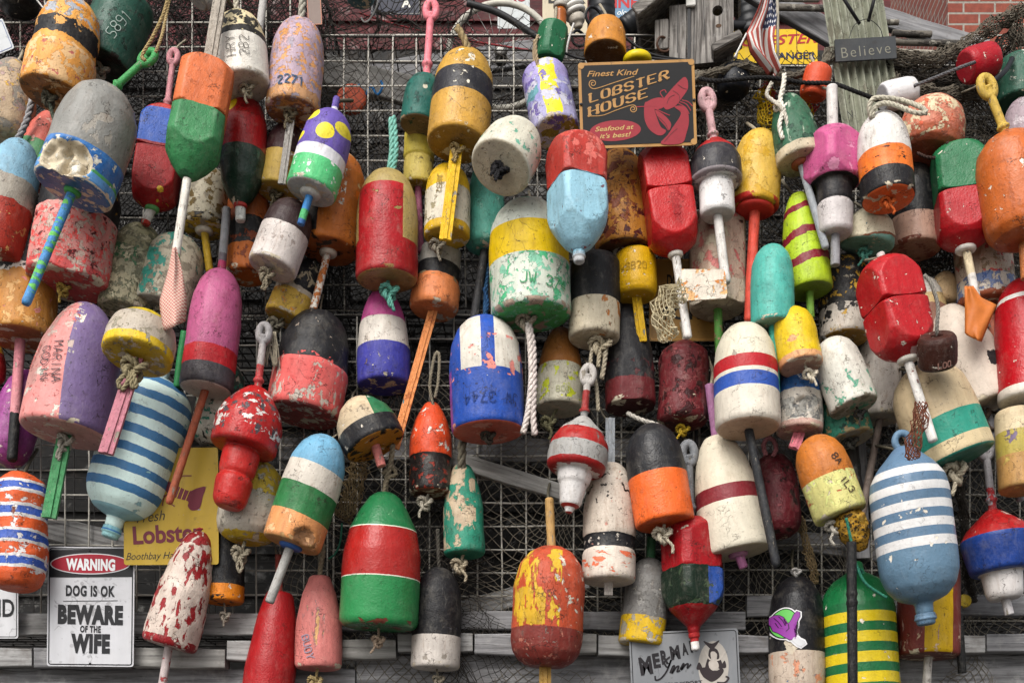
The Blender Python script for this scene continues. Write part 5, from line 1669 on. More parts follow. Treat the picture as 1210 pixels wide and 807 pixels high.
B('marbled purple white and yellow buoy showing a mustard end with a hole', 643, 88, 657, 158, 56, 'cyl', 3, [(0, '#9c98b8'), (.3, '#8f8cba'), (.7, '#9a8fc0')], pitch=16, under='#8f8030', jit=.08, rough=.4, patches=[('box', -.35, .35, .05, 1.1, '#d8c830'), ('disc', -.7, .5, .3, '#5f8f98', .2)], chips=[W('#b8b6c4', .55, 28), W('#6a5c9c', .6, 30)], ropes=[([(640, 92, 0), (634, 70, 1), (632, 48, 1)], 5, '#a08c70')], cord=False, lump=.03)
B('coral over pale blue square buoy with a blue nozzle', 680, 169, 684, 298, 72, [(0, 0), (0, .2), (.06, .48), (.14, .7), (.24, .93), (.34, 1.03), (.5, 1.03), (.59, 1.0), (.6, .68), (.61, 1.0), (.84, 1.06), (.92, .98), (.98, .8), (1, .6), (1, 0)], 4, [(0, '#8fb8c8'), (.605, '#b84a40')], sq=.80, yaw=24, pitch=5, rough=.38, jit=.008, edge='#8c3a34', chips=[W('#6a4e58', .66, 60, .2, .6), W('#cf6a60', .54, 40, .61, 1, u0=-.2, u1=1.3)], bites=[(.35, .9, .22)], nozzle=([(0, '#b5b8ba'), (.5, '#8fa4b0'), (.75, '#86b2c4')], .2, .42), lump=.012)
B('rusty mustard buoy with dark red flecks beside the blue nozzle buoy', 729, 179, 737, 298, 66, 'bullet', 2, '#a8702e', pitch=3, under='#5a3c26', jit=.02, chips=[W('#5c2420', .565, 42), W('#7a3c20', .58, 26), W('#c08a44', .6, 25)], kn=(737, 299, 17, '#a69a90', 0), edge='#5a2a1e', bumpy=.7)
B('red two part square buoy with stamped digits and a white rod', 779, 175, 798, 300, 64, 'sq2', 3, '#b2282a', sq=.84, yaw=2, pitch=3, rough=.3, edge=None, chips=[W('#941e22', .64, 30)], washer=('#c9c2b8', .28), bs=(813, 400, 10, 'rod', '#d4d0ca', 8), text=[('P8883', .06, .33, 8, -90, '#8a181c', 1.3)], ts=(776, 165, 10, 'plug', '#d8d4cc'), jit=.004, grime=.6)
B('red and black buoy with white drum foot and a pale pink handle', 844, 168, 848, 256, 62, [(0, 0), (0, .58), (.04, .66), (.4, .66), (.43, .62), (.435, .9), (.46, 1), (.72, .98), (.86, .78), (1, .34), (1, 0)], 3, [(0, '#d6d3d0'), (.43, '#8a8284'), (.48, '#333136'), (.82, '#a82828')], pitch=4, smooth=1, jit=.008, under='#b5b0ac', edge=None, rough=.42, ts=(834, 108, 12, 'handle', '#c49c9e'), bs=(858, 335, 11, 'rod', '#d0ccc6', 6))
B('yellow plastic buoy with a red foot disc and long red stick', 898, 156, 892, 247, 56, 'bullet', 2, [(0, '#b03028'), (.07, '#c4a048')], pitch=2, jit=.004, rough=.36, under='#a82820', edge=None, grime=.8, chips=[W('#b8902c', .56, 22), W('#4a3a20', .73, 30)], bs=(885, 382, 13, 'pole', ('#c94a3a', (W('#8d8a88', .68, 40, st=(1, 1, .5)),)), 4), lump=.02, washer=('#b8322a', .82))
B('cracked pinkish foam buoy with a cream foot and green stick', 848, 257, 848, 366, 66, 'cyl', 1, [(0, '#c0b5a2'), (.24, '#b29a88')], under='#a89c8a', jit=.03, chips=[W('#b86a64', .575, 38, .2), W('#41302a', .685, 28, .2), W('#c4b8a0', .56, 22)], sq=.88, yaw=35, bs=(851, 442, 10, 'rod', ('#5f9a48', (W('#b88a78', .6, 60),)), 2), bumpy=.9)
B('turquoise buoy flecked with orange on a turquoise and black stick', 912, 291, 913, 386, 51, 'bullet', 3, '#4fa396', pitch=2, under='#6f8f84', rough=.4, chips=[W('#c86a3a', .715, 60), W('#2c3a36', .70, 60)], bs=(917, 466, 10, 'rod', ('#3fa08c', (W('#26282a', .54, 30, st=(1, 1, .5)),)), 2))
B('lime green buoy with three wavy dark red stripes', 943, 231, 957, 345, 54, 'taper', 2, [(0, '#9fb52e'), (.22, '#7d1f30'), (.31, '#a0b830'), (.50, '#7d1f30'), (.58, '#9fb52e'), (.78, '#7d1f30'), (.85, '#a2b834')], slant=-.05, jit=.035, rough=.42, pitch=3, under='#6d8a2a', bs=(958, 376, 9, 'rod', '#6f9a3c'), edge=None, chips=[W('#5c6a24', .68, 40)])
B('scraped dark green buoy with a cream foot and a white rope loop', 930, 116, 946, 193, 56, 'taper', 3, [(0, '#bcae94'), (.14, '#2f5a42')], pitch=7, under='#b0a084', jit=.04, chips=[W('#8fa08c', .6, 60, .14, 1, (1, 1, .2)), W('#23201e', .63, 60, 0, .2), W('#204232', .55, 30, .15)], washer=('#8a4a30', .4), bs=(976, 294, 9, 'rod', ('#94989c', (W('#5aa08c', .71, 30),)), 10), ropes=[([(925, 165, 14), (921, 148, 14), (926, 130, 12), (922, 118, 8), (926, 100, 6), (927, 88, 2)], 6, ROPE3), ([(931, 160, 15), (930, 145, 14), (924, 128, 13), (914, 120, 6), (906, 112, 4), (912, 98, 2)], 5, '#b9b2a4')], kn=(923, 127, 12, ROPE3, 0))
B('pink faceted buoy above black and white drums with a white stake', 984, 154, 987, 278, 72, [(0, 0), (0, .48), (.03, .56), (.26, .6), (.28, .55), (.285, .52), (.3, .56), (.47, .58), (.475, .58), (.48, .8), (.54, .96), (.6, 1.06), (.78, 1.06), (.86, .94), (.95, .66), (1, .3), (1, 0)], 3, [(0, '#bdb6b4'), (.285, '#2a282b'), (.477, '#b4527e')], sq=.84, yaw=26, pitch=3, rough=.42, jit=.004, edge=None, smooth=1, ts=(983, 102, 13, 'rod', '#c9c3bf'), bs=(987, 314, 11, 'rod', '#8e8d90'), chips=[W('#cf86a4', .6, 22, .48)])
B('white orange and black buoy tied with an orange cord', 1040, 137, 1050, 237, 62, 'bullet', 4, [(0, '#232124'), (.24, '#d8702c'), (.48, '#d2cec8')], pitch=6, under='#d4602a', jit=.012, chips=[W('#2c2220', .61, 70, .24, .46, (.6, .6, 1.5)), W('#3a322c', .73, 40)], kn=(1049, 240, 13, '#c8602c', 1), ropes=[([(1030, 140, 4), (1027, 128, 6), (1032, 117, 8), (1048, 116, 10), (1070, 120, 12), (1090, 128, 20), (1094, 134, 22), (1080, 133, 22), (1062, 126, 16), (1046, 122, 10), (1034, 127, 8), (1031, 140, 4)], 6, '#b8b2a0')])
B('scuffed coral and cream foam ball with rusty hook', 1104, 120, 1098, 181, 76, [(0, 0), (0, .7), (.06, .9), (.2, 1), (.5, 1), (.75, .88), (.92, .6), (1, .3), (1, 0)], 3, [(0, '#a85a40'), (.3, '#bf7860')], slant=-.12, pitch=4, jit=.06, lump=.035, chips=[W('#c8b898', .525, 34, .1), W('#cf5a3a', .63, 40, .2), W('#b86a54', .57, 70)], edge=None, bumpy=.8, ropes=[([(1084, 181, 20), (1096, 186, 26), (1112, 186, 28), (1121, 178, 30), (1119, 168, 32)], 4, '#3a2a24')])
B('square green over red buoy with white rod and orange flag', 1131, 181, 1141, 294, 67, 'sq2flat', 3, [(0, '#a8222a'), (.51, '#23643f')], sq=.88, yaw=-10, pitch=3, rough=.34, jit=.002, edge=None, washer=('#d0cac2', .36), bs=(1161, 388, 10, 'rod', [(0, '#d0c0a0'), (.35, '#cfcac4')], 8), grime=.6)
B('large burnt orange buoy with yellow handle at the right edge', 1190, 160, 1211, 288, 86, 'pill', 3, '#b45e2c', pitch=2, rough=.36, ts=(1162, 92, 13, 'handle', [(0, '#b5582c'), (.12, '#bfa04a')]), bs=(1213, 330, 13, 'rod', '#b06a3c'), under='#9a4c24', edge=None, n=60)
B('dark green foam buoy at the right edge near the red float', 1206, 74, 1204, 124, 52, 'cyl', 1, '#2c5444', chips=[W('#b5b8ac', .64, 60)])
B('lavender worn buoy at the right edge under the dark green one', 1208, 118, 1208, 172, 44, 'egg', 2, '#9a8a90', chips=[W('#5c4c50', .63, 40), W('#b8acb0', .58, 40)])
B('black buoy with a beige lower third beside the green and red one', 1079, 196, 1082, 297, 60, 'bullet', 2, [(0, '#b08e7c'), (.33, '#232326')], pitch=3, under='#8c6450', rough=.42, jit=.008, chips=[W('#97796a', .64, 40, 0, .33), W('#4a484a', .67, 40, .33)], edge='#7a4c3c')
B('cream foam ball with torn brown side and teal flat foot', 1030, 246, 1024, 292, 64, [(0, 0), (0, .92), (.05, 1), (.3, .98), (.6, .85), (.85, .55), (1, .25), (1, 0)], 2, [(0, '#6d9a8c'), (.06, '#7a4c34'), (.12, '#cfc6ac')], slant=-.16, pitch=-6, under='#6d9a8c', jit=.06, lump=.03, chips=[W('#8c5a3c', .58, 22, .1, .6, (1, 1, 1), .2, 1.3), W('#3c6a78', .68, 40, .3)], kn=(1022, 300, 12, '#4a8274', 2))
B('black and yellow spattered buoy with a worn white foot', 994, 312, 998, 402, 57, 'cyl', 1, [(0, '#b5aca0'), (.36, '#242325')], jit=.05, chips=[W('#b08a34', .575, 62, .4), W('#2b2927', .56, 50, .15, .4), W('#b08a34', .62, 45, 0, .25), W('#8f8878', .63, 70, .35)], lump=.03, under='#b08a44')
B('red two part square buoy with white rod and brown net scrap', 1043, 308, 1072, 424, 67, 'sq2', 3, '#ad262c', sq=.88, yaw=14, pitch=3, rough=.32, edge='#c8a09c', jit=.004, washer=('#d3cdc2', .36), bs=(1103, 522, 11, 'rod', ('#d6d2cc', (W('#8a4a3c', .66, 55),)), 8), ts=(1040, 299, 10, 'plug', '#c4b8b4'), grime=.6)
B('white and brown half hidden buoy right of the red square pair', 1090, 328, 1098, 400, 48, 'egg', 1, [(0, '#8c6454'), (.45, '#c2a878'), (.62, '#c9c3ba')], jit=.05, lump=.03)
B('plain beige ball buoy in black netting', 1117, 322, 1116, 360, 34, 'egg', 1, '#b59a74', lump=.02, cord=False)
B('white red and blue speckled buoy behind the orange flag', 1160, 278, 1166, 362, 66, 'cyl', 1, [(0, '#8c4a30'), (.08, '#6a7aa0'), (.30, '#bfae9c'), (.55, '#bda890')], jit=.05, chips=[W('#c8bfb2', .53, 45, .06, .3), W('#b8524c', .57, 60, .3), W('#8f7a60', .58, 50, .3), W('#34508c', .6, 40, .06, .32)], lump=.03, bumpy=.8, bs=(1201, 486, 11, 'pole', ('#c97a62', (W('#2e2c2e', .6, 40, st=(1, 1, .4)), W('#8f8a86', .6, 40)))))
B('glossy red buoy with a white ring at the right edge', 1206, 332, 1214, 476, 66, 'bullet', 2, [(0, '#c9c0b4'), (.08, '#a81a24'), (.78, '#d0ccc6'), (.82, '#a81a24')], jit=.003, rough=.25, edge=None, grime=.5)
B('big plain white buoy with a black scar between red buoys', 1114, 366, 1163, 482, 86, 'taper', 1, '#c3b6a8', pitch=2, under='#aa9c8c', chips=[W('#7a6c5e', .7, 40)], patches=[('disc', .47, .32, .22, '#2c2a2c', .22)], kn=(1160, 492, 17, '#6a5a50', 2), bs=(1207, 592, 11, 'rod', '#97959a', 4), grime=.7)
B('cream buoy with a broad teal band behind the net scrap', 1085, 434, 1131, 545, 92, 'bullet', 2, [(0, '#2f8070'), (.02, '#c2b08c'), (.16, '#2f8672'), (.40, '#bda988')], pitch=1, under='#2f7868', jit=.008, rough=.42, edge=None, kn=(1128, 558, 22, '#b5aa94', 1), chips=[W('#a48f70', .68, 30)], grime=.8)
B('white buoy with green rubbed foot left of the weathered board', 980, 402, 1010, 482, 57, 'bullet', 3, '#c6c3b8', pitch=7, under='#a8a294', chips=[W('#5f9a80', .575, 36, 0, .45), W('#8f8a7c', .63, 45), W('#8c3a30', .71, 40)], kn=(1016, 489, 10, '#35332f', 1), edge='#7a7264')
B('long greyish white buoy behind the white and green one', 1040, 398, 1040, 496, 48, 'cyl', 0, '#b8b0a6', chips=[W('#3c3836', .62, 40, .6, 1, (1, 1, .5)), W('#97897c', .64, 50)], bs=(1018, 612, 9, 'pole', '#7d6f66'))
B('worn teal and brown buoy below the white and green one', 990, 468, 1005, 520, 56, 'cyl', 1, '#38806a', pitch=8, under='#a49d8e', chips=[W('#a8936c', .57, 40), W('#2a4c42', .6, 50)], kn=(1005, 523, 14, '#3c3a34', 0), edge='#a8936c')
B('yellow buoy with a peach scraped foot above the blue and white one', 934, 366, 947, 434, 51, 'bullet', 3, [(0, '#cf9a6c'), (.12, '#d0b02a')], pitch=9, under='#a88470', jit=.04, rough=.42, lump=.03, kn=(958, 443, 13, '#c2b9a6', 1), chips=[W('#d0986a', .62, 22, 0, .4)])
B('blue topped white buoy with crumbling grey foam and pink stub', 944, 440, 945, 512, 54, 'cyl', 2, [(0, '#b8988c'), (.1, '#bcb4a8'), (.60, '#24548c')], pitch=5, jit=.04, chips=[W('#6a6a68', .53, 50, .12, .5), W('#b5bcc0', .62, 50, .55), W('#97958e', .5, 80, .15, .46)], bites=[(-.1, .32, .42)], bs=(938, 530, 13, 'slat', '#d87c88', 8), under='#b08c84', bumpy=.9, lump=.03)
B('white buoy with red and blue bands and a black stick', 879, 388, 884, 508, 77, [(0, 0), (0, .9), (.04, 1), (.6, .98), (.8, .88), (.93, .68), (1, .46), (1, 0)], 3, [(0, '#c4bcae'), (.30, '#c8c2b4'), (.32, '#2c4c98'), (.45, '#c6c0b2'), (.49, '#ac2830'), (.62, '#c2bba8')], pitch=4, under='#b8a088', jit=.006, rough=.44, edge=None, bs=(918, 670, 11, 'pole', '#2c2e32', 10), chips=[W('#8f877a', .7, 45)], grime=.7)
B('dark maroon foam buoy with white flecks left of the red white blue one', 809, 404, 806, 502, 61, [(0, 0), (0, .7), (.03, .93), (.1, 1), (.3, .93), (.55, .94), (.75, 1), (.86, .9), (.94, .55), (1, .25), (1, 0)], 2, '#6d2a30', lump=.03, bumpy=1, rough=.42, chips=[W('#c4b49c', .675, 42), W('#854a4c', .58, 50), W('#4a181e', .58, 36)], kn=(807, 508, 12, '#b8982c', 1), edge='#bfb098')
B('black buoy with a dark red foot and a twisted rope end', 740, 362, 745, 482, 62, 'taper', 1, [(0, '#6d2c30'), (.22, '#2a292c')], pitch=2, jit=.025, under='#4a1e20', chips=[W('#5c3034', .6, 50, .15, .4), W('#57555a', .69, 45, .3), W('#8a8074', .72, 60)], ropes=[([(741, 488, 14), (755, 495, 18), (770, 500, 20), (781, 504, 20)], 6, '#b0aaa0')], lump=.02, sq=.92, yaw=0)
B('black buoy with a cream orange stained foot and dangling cords', 704, 308, 702, 402, 60, 'cyl', 2, [(0, '#c4b8a0'), (.42, '#262628')], pitch=4, jit=.012, under='#b8aa90', chips=[W('#a86a34', .585, 32, 0, .42, (1, 1, .6), .0, 1.3), W('#5a585a', .68, 45, .42), W('#a08c70', .62, 60, 0, .42)], kn=(709, 409, 20, '#a89c84', 1), ropes=[([(700, 412, 8), (698, 430, 9), (704, 452, 8), (706, 470, 8), (707, 486, 8)], 5, '#a89d88'), ([(716, 412, 8), (714, 430, 8), (711, 448, 8)], 6, '#a89d88')])
B('small yellow drum buoy with a yellow stick over the tan sign', 750, 300, 752, 352, 50, 'float', 2, '#c99c1e', pitch=4, rough=.36, under='#b08a1c', bs=(759, 404, 11, 'slat', '#c9a01e'), edge=None, text=[('WSB20', -.2, .5, 8, 0, '#a07c18', 1.0)], grime=.5)
B('big white buoy with a broad yellow belt and green rubbed paint marked JW 374', 622, 239, 628, 376, 95, 'bullet', 3, [(0, '#c0c6b8'), (.42, '#d2b01e'), (.70, '#c4c8bc')], pitch=0, under='#4aa05c', jit=.006, rough=.44, chips=[W('#4fa878', .575, 45, 0, .42), W('#7fb89c', .56, 60, 0, .42), W('#68b08e', .62, 36, .72)], text=[('JW 374', .34, .18, 12, -6, '#3a8658', 1.5)], kn=(622, 380, 18, '#8f8474', 0), ropes=[([(622, 382, 8), (626, 400, 12), (628, 440, 14), (625, 480, 14), (618, 512, 14)], 8, '#cfc4bc'), ([(625, 384, 8), (630, 410, 12), (631, 450, 14), (630, 490, 14), (632, 514, 14)], 8, '#c4b8b2')], edge='#a89484')
B('blue buoy with tall white panels and upside down 3744 lettering', 572, 376, 577, 512, 87, 'bullet', 3, '#24489a', pitch=1, under='#b85a48', jit=.008, rough=.42, patches=[('box', -.66, -.1, .46, .95, '#cac4b8'), ('box', .26, .92, .46, .95, '#cac4b8'), ('box', -1.2, -.93, 0, .5, '#7a3c8c')], text=[('JW 3744', .15, .2, 12, 180, '#1a3068', 1.2)], chips=[W('#d8867c', .59, 30, .4, .75), W('#c9ccd4', .72, 50)], kn=(577, 516, 13, '#4a443c', 0), edge='#c88a7c')
B('brown topped buoy with whitish lower half scribbled in fluorescent yellow', 663, 390, 661, 484, 56, 'taper', 1, [(0, '#b5b09c'), (.5, '#8c5a2c')], jit=.006, pitch=4, chips=[W('#b8c030', .575, 45, .05, .5), W('#d0ccc0', .68, 40, .5)], kn=(648, 500, 14, '#6a664c', 1), text=[('8O8', 0.1, .14, 7, 0, '#9a9c70', .8)])
B('silver buoy with a red belt and white stacked drums beneath', 690, 494, 672, 606, 72, [(0, 0), (0, .12), (.05, .16), (.08, .34), (.3, .46), (.31, .52), (.4, .58), (.43, .56), (.435, .86), (.47, .97), (.6, 1), (.72, .96), (.86, .7), (.94, .4), (1, .22), (1, 0)], 3, [(0, '#cdc9c6'), (.43, '#9c2a2a'), (.5, '#9a9894'), (.67, '#a82a28'), (.83, '#a2a09c')], pitch=3, smooth=1, rough=.36, jit=.015, under='#9c2c2a', chips=[W('#6f6e6a', .62, 60, .48), W('#c9a040', .7, 50, .5)], edge=None, ts=(696, 433, 11, 'handle', [(0, '#8c8a88'), (.15, '#a03a38'), (.55, '#b8b2ac')]))
B('tall white buoy with black mildew spots and an orange scraped foot', 721, 549, 719, 688, 63, [(0, 0), (0, .93), (.02, 1), (.24, 1), (.25, .95), (.27, .95), (.375, .95), (.38, 1), (.6, .98), (.85, .84), (.95, .6), (1, .4), (1, 0)], 2, [(0, '#c9bdb0'), (.255, '#25262a'), (.375, '#c0b4a6')], pitch=1, jit=.01, chips=[W('#d86a48', .56, 40, .02, .22, (.7, .7, 1.5)), W('#2a2826', .6, 55, .62, .92), W('#c4bcb0', .6, 60, .25, .38), W('#c08a7c', .66, 40)], ts=(721, 494, 11, 'slat', '#8c9094'), bs=(719, 703, 10, 'slat', '#c4bcb4'))
B('black over bright orange buoy near the centre right', 767, 503, 786, 620, 70, 'bullet', 3, [(0, '#d8632e'), (.47, '#2a2a2d')], pitch=2, under='#c05426', jit=.004, rough=.36, edge=None, kn=(783, 632, 17, '#b5ac98', 1), chips=[W('#b8562c', .68, 40, 0, .46), W('#4a4a4c', .68, 40, .5)], grime=.7)
B('tall cream buoy with a maroon band and a purple stick', 846, 517, 872, 654, 82, 'taper', 3, [(0, '#c8c0ae'), (.40, '#7a2c34'), (.53, '#c6bca8')], pitch=1, jit=.004, under='#a89a84', rough=.44, edge=None, washer=('#9c6a84', .28), bs=(879, 671, 11, 'plug', '#c078a4'), ts=(838, 454, 11, 'rod', '#9c6a8e'), grime=.6, chips=[W('#9a8f7c', .71, 45)])
B('dark maroon foam buoy with a pink rope loop', 912, 537, 923, 634, 52, 'pill', 2, '#6a2630', lump=.03, bumpy=1, rough=.42, chips=[W('#bfa898', .685, 50), W('#8a4a50', .6, 50), W('#3c1418', .6, 36)], ropes=[([(905, 538, 4), (902, 526, 5), (907, 518, 6), (914, 520, 6), (917, 530, 5), (913, 540, 4)], 6, '#b8787c')])
B('orange brown buoy with a scuffed pale yellow foot lettered 8A and 1L3', 960, 517, 994, 610, 63, 'bullet', 3, [(0, '#c6c07c'), (.46, '#b0682c')], pitch=2, jit=.01, chips=[W('#b04a2c', .585, 36, .22, .46), W('#d4d888', .55, 50, 0, .46), W('#c9b8a0', .62, 50, 0, .46)], text=[('8A', .3, .6, 8.5, -70, '#3f2c22', 1.3), ('1L3', .32, .27, 8.5, -70, '#3f2c22', 1.3)], kn=(986, 622, 15, '#a8a296', 1), rough=.45)
B('big slate blue inflated buoy with white rings and an eye at the top', 1067, 528, 1093, 726, 92, [(0, 0), (0, .22), (.07, .23), (.075, .35), (.1, .62), (.16, .86), (.24, .98), (.3, 1), (.72, 1), (.80, .94), (.88, .72), (.94, .46), (.98, .3), (1, .2), (1, 0)], 3, [(0, '#5a7488'), (.37, '#c8c6c4')] + sum([[(.425 + i * .105, '#566f86'), (.48 + i * .105, '#cac8c6')] for i in range(5)], [])[:-1] + [(.93, '#546c84')], pitch=-2, jit=.002, rough=.34, edge=None, lump=.003, grime=.5, nozzle=([(0, '#5f788e'), (.1, '#4f687e'), (.3, '#5f788e')], .26, .3), eyelet=('#566f84', .19))
B('glossy green inflated buoy with yellow rings and a pointed neck', 1010, 664, 1022, 850, 86, 'neck', 2, [(0, '#2c6a3c')] + sum([[(.085 + i * .125, '#c9b02c'), (.15 + i * .125, '#1f6038')] for i in range(5)], []) + [(.585 + .125, '#1e6a3c')], pitch=0, jit=.002, rough=.25, edge=None, lump=.003, grime=.4, n=64, ropes=[([(1010, 680, 8), (1016, 672, 10), (1020, 680, 9), (1012, 690, 9)], 4, '#3f8c74'), ([(1016, 690, 8), (1030, 700, 6), (1048, 707, 4)], 3, '#3c7c68')])
B('black over dirty white buoy with a purple hand sticker', 941, 682, 942, 830, 66, 'pill', 2, [(0, '#b8a898'), (.385, '#232226')], pitch=0, jit=.006, rough=.36, patches=[('disc', -.45, .44, .28, '#c4b8a4', .3)], lump=.004, chips=[W('#c88a6c', .62, 30, 0, .37), W('#3a6a94', .65, 60, 0, .2), W('#c9bfae', .69, 40, .4)], edge='#c4b8a4', kn=(941, 676, 9, '#a8a4a0', 0))
B('brick red buoy with a yellow upright stripe under the slate blue one', 1098, 660, 1097, 776, 72, 'cyl', 1, '#7a3c34', pitch=0, patches=[('box', -.42, .5, -1, 2, '#bf9a20')], chips=[W('#a8847a', .62, 40, st=(1, 1, .4)), W('#c4a88c', .62, 50, 0, .2)], under='#6a3a30', bs=(1093, 840, 10, 'rod', '#c8c2ba'), jit=.012)
B('red over blue wide buoy with a white drum and grey strap handle', 1173, 603, 1188, 708, 84, [(0, 0), (0, .42), (.05, .5), (.26, .56), (.29, .54), (.3, .8), (.33, .86), (.6, .99), (.68, 1.0), (.8, .8), (.92, .44), (1, .18), (1, 0)], 2, [(0, '#c4bfbc'), (.29, '#203c80'), (.69, '#a82426')], pitch=1, smooth=1, jit=.003, rough=.34, edge=None, chips=[W('#d0b8ac', .64, 40, .7)], bs=(1193, 726, 11, 'rod', '#b8b4b4'), ts=(1163, 519, 12, 'handle', ([(0, '#a83c40'), (.1, '#9a979a')], (W('#a8343a', .52, 70, 0, .35),))))
B('square buoy with red top dark green and blue faces and a pointed red foot', 816, 613, 820, 752, 68, [(0, 0), (0, .12), (.04, .2), (.08, .22), (.1, .3), (.22, .78), (.3, .98), (.38, 1.08), (.55, 1.08), (.562, .98), (.575, 1.05), (.85, 1.05), (.95, .8), (1, .5), (1, 0)], 3, [(0, '#8c1a20'), (.24, '#1f3024'), (.565, '#a3222a')], sq=.86, yaw=28, pitch=0, jit=.02, rough=.38, edge='#a03028', patches=[('box', .45, 1.4, .25, .56, '#2c4c94')], chips=[W('#c4b8a8', .64, 40, .85), W('#3a4a34', .6, 40, .24, .56)], bs=(822, 768, 10, 'plug', [(0, '#a82a2c'), (.5, '#d8d4d0')]), ts=(813, 524, 13, 'handle', '#76787b'))
B('grey buoy with a yellow foot on a green stick by the inn sign', 769, 660, 757, 762, 54, 'bullet', 2, [(0, '#c4a022'), (.30, '#6f6d6a')], pitch=1, jit=.03, chips=[W('#948c7c', .58, 55, 0, .3), W('#8a8884', .58, 40, .3), W('#b8b2a4', .67, 60)], ts=(770, 634, 11, 'rod', '#3c6a48'), bs=(751, 786, 10, 'slat', ('#c4b028', (W('#3c8050', .5, 40),))), lump=.03)
B('large rusty red buoy with long streaks of yellow paint', 652, 646, 644, 788, 84, 'pill', 3, [(0, '#7f3c34'), (.30, '#b04a30')], pitch=-2, jit=.02, lump=.025, patches=[('box', -.85, -.1, .31, .62, '#c0982c', .0)], chips=[W('#c9a234', .51, 30, .3, .95, (1.2, 1.2, .4), -1.2, .3), W('#b04a30', .56, 55, .3, .9, (1, 1, .4)), W('#c9c0b0', .61, 40, .3, .98, (1, 1, 1), .1, 1.3), W('#a86858', .6, 50, 0, .3), W('#8a7c74', .64, 60, .0, .3)], ts=(649, 588, 11, 'pole', '#b08c58'), bs=(644, 815, 14, 'slat', '#b08a48'), bumpy=.9, edge=None)
B('large green buoy with a wide red belt and a rope eye on top', 455, 582, 447, 742, 93, 'block', 3, [(0, '#2c7644'), (.345, '#cfcabc'), (.352, '#a02c28'), (.71, '#c8d0bc'), (.718, '#22663c')], pitch=-3, jit=.003, rough=.27, grime=.5, under='#2c6a40', edge='#7a4c3c', chips=[W('#5f9a6c', .66, 30, .7, .9), W('#a8b84c', .7, 40, .25, .36)], ropes=[([(456, 586, 0), (456, 570, 2), (462, 545, 6), (464, 525, 10)], 7, '#857a66'), ([(452, 588, 8), (458, 566, 6), (468, 560, 4), (462, 552, 4), (452, 560, 4)], 5, '#7d725e')], kn=(447, 757, 12, '#a08c78', 1), cord=False, n=64)
B('black buoy with a white foot hanging low in the centre', 519, 671, 514, 790, 58, 'bullet', 2, [(0, '#bcb4ac'), (.31, '#252427')], pitch=-1, jit=.006, chips=[W('#8c847a', .64, 50, 0, .3), W('#47464a', .69, 50, .32)], kn=(518, 803, 11, '#857c6c', 1), ropes=[([(519, 674, 0), (518, 655, 4), (517, 625, 8)], 5, '#4a463f')], cord=False)
B('teal buoy with large bare plaster coloured patches', 546, 551, 549, 656, 49, [(0, 0), (0, .92), (.03, 1), (.5, .96), (.75, .8), (.92, .58), (1, .4), (1, 0)], 2, '#2f8068', pitch=2, chips=[W('#b5a288', .505, 20, .04, 1, (1, 1, .7), -1.2, .62), W('#9a866c', .66, 60)], kn=(543, 668, 15, '#a0947e', 1), bumpy=.9, lump=.03, edge=None, ropes=[([(545, 556, 0), (546, 540, 4), (546, 522, 6)], 11, '#6a6456')], cord=False)
B('small orange buoy with a black scuffed lower half', 510, 477, 508, 584, 50, [(0, 0), (0, .92), (.03, .98), (.38, .97), (.39, 1.02), (.6, 1), (.8, .78), (.93, .5), (1, .3), (1, 0)], 2, [(0, '#2c2624'), (.39, '#cc4a28')], pitch=2, jit=.01, rough=.36, chips=[W('#cfc8bc', .61, 38, .4), W('#d06a2c', .6, 34, .05, .36), W('#8a3424', .6, 60, 0, .4), W('#34508c', .72, 60, .05, .3)], kn=(502, 594, 14, '#b0a898', 1), ropes=[([(512, 480, 0), (508, 455, 4), (514, 420, 5), (519, 420, 5), (518, 450, 5), (514, 470, 3)], 4, '#857c6a')], cord=False, under='#6a4028')
B('cream black and green dome buoy showing its orange underside', 418, 472, 444, 527, 74, [(0, 0), (0, .95), (.05, 1), (.35, 1), (.6, .9), (.85, .6), (.97, .3), (1, .1), (1, 0)], 3, [(0, '#28272a'), (.36, '#c0ad90')], pitch=3, under='#b87a24', jit=.006, patches=[('box', .38, 1.5, .36, 2, '#2c6a44')], bs=(451, 551, 11, 'rod', '#cf7c74'), edge='#1c1c1e', rough=.44)
B('sky blue white green and peach banded buoy with a torn foot', 387, 516, 344, 644, 70, 'bullet', 3, [(0, '#c98a58'), (.24, '#2c6a3c'), (.485, '#c6beb2'), (.69, '#6a9cb8')], pitch=0, jit=.008, slant=.02, bites=[(.52, .06, .35)], patches=[('disc', .5, .06, .34, '#8c6444', .15)], chips=[W('#b8a898', .63, 40, .5, .7), W('#d8a87c', .6, 30, 0, .24), W('#3a5a70', .7, 50, .7)], washer=('#345a9a', .4), bs=(318, 712, 11, 'rod', '#a09e9a', 4), under='#b08450', edge='#b08c60')
B('yellow speckled round buoy with a whitish lower half', 302, 545, 291, 640, 74, 'pill', 2, [(0, '#b59a30'), (.06, '#aca598'), (.52, '#bfa43c')], jit=.05, chips=[W('#b5b0a0', .56, 60, .4), W('#8c867a', .62, 70), W('#cbb040', .6, 50, .45)], kn=(284, 655, 17, '#8f8674', 2), bumpy=.8)
B('black buoy with an orange foot behind the red and white peeling one', 268, 588, 264, 712, 48, 'taper', 1, [(0, '#cf7a24'), (.15, '#262629')], pitch=0, jit=.006, chips=[W('#cfc8ba', .67, 60, .0, .2), W('#4a484a', .68, 45)], kn=(266, 728, 10, '#90877a', 1), edge='#28221e')
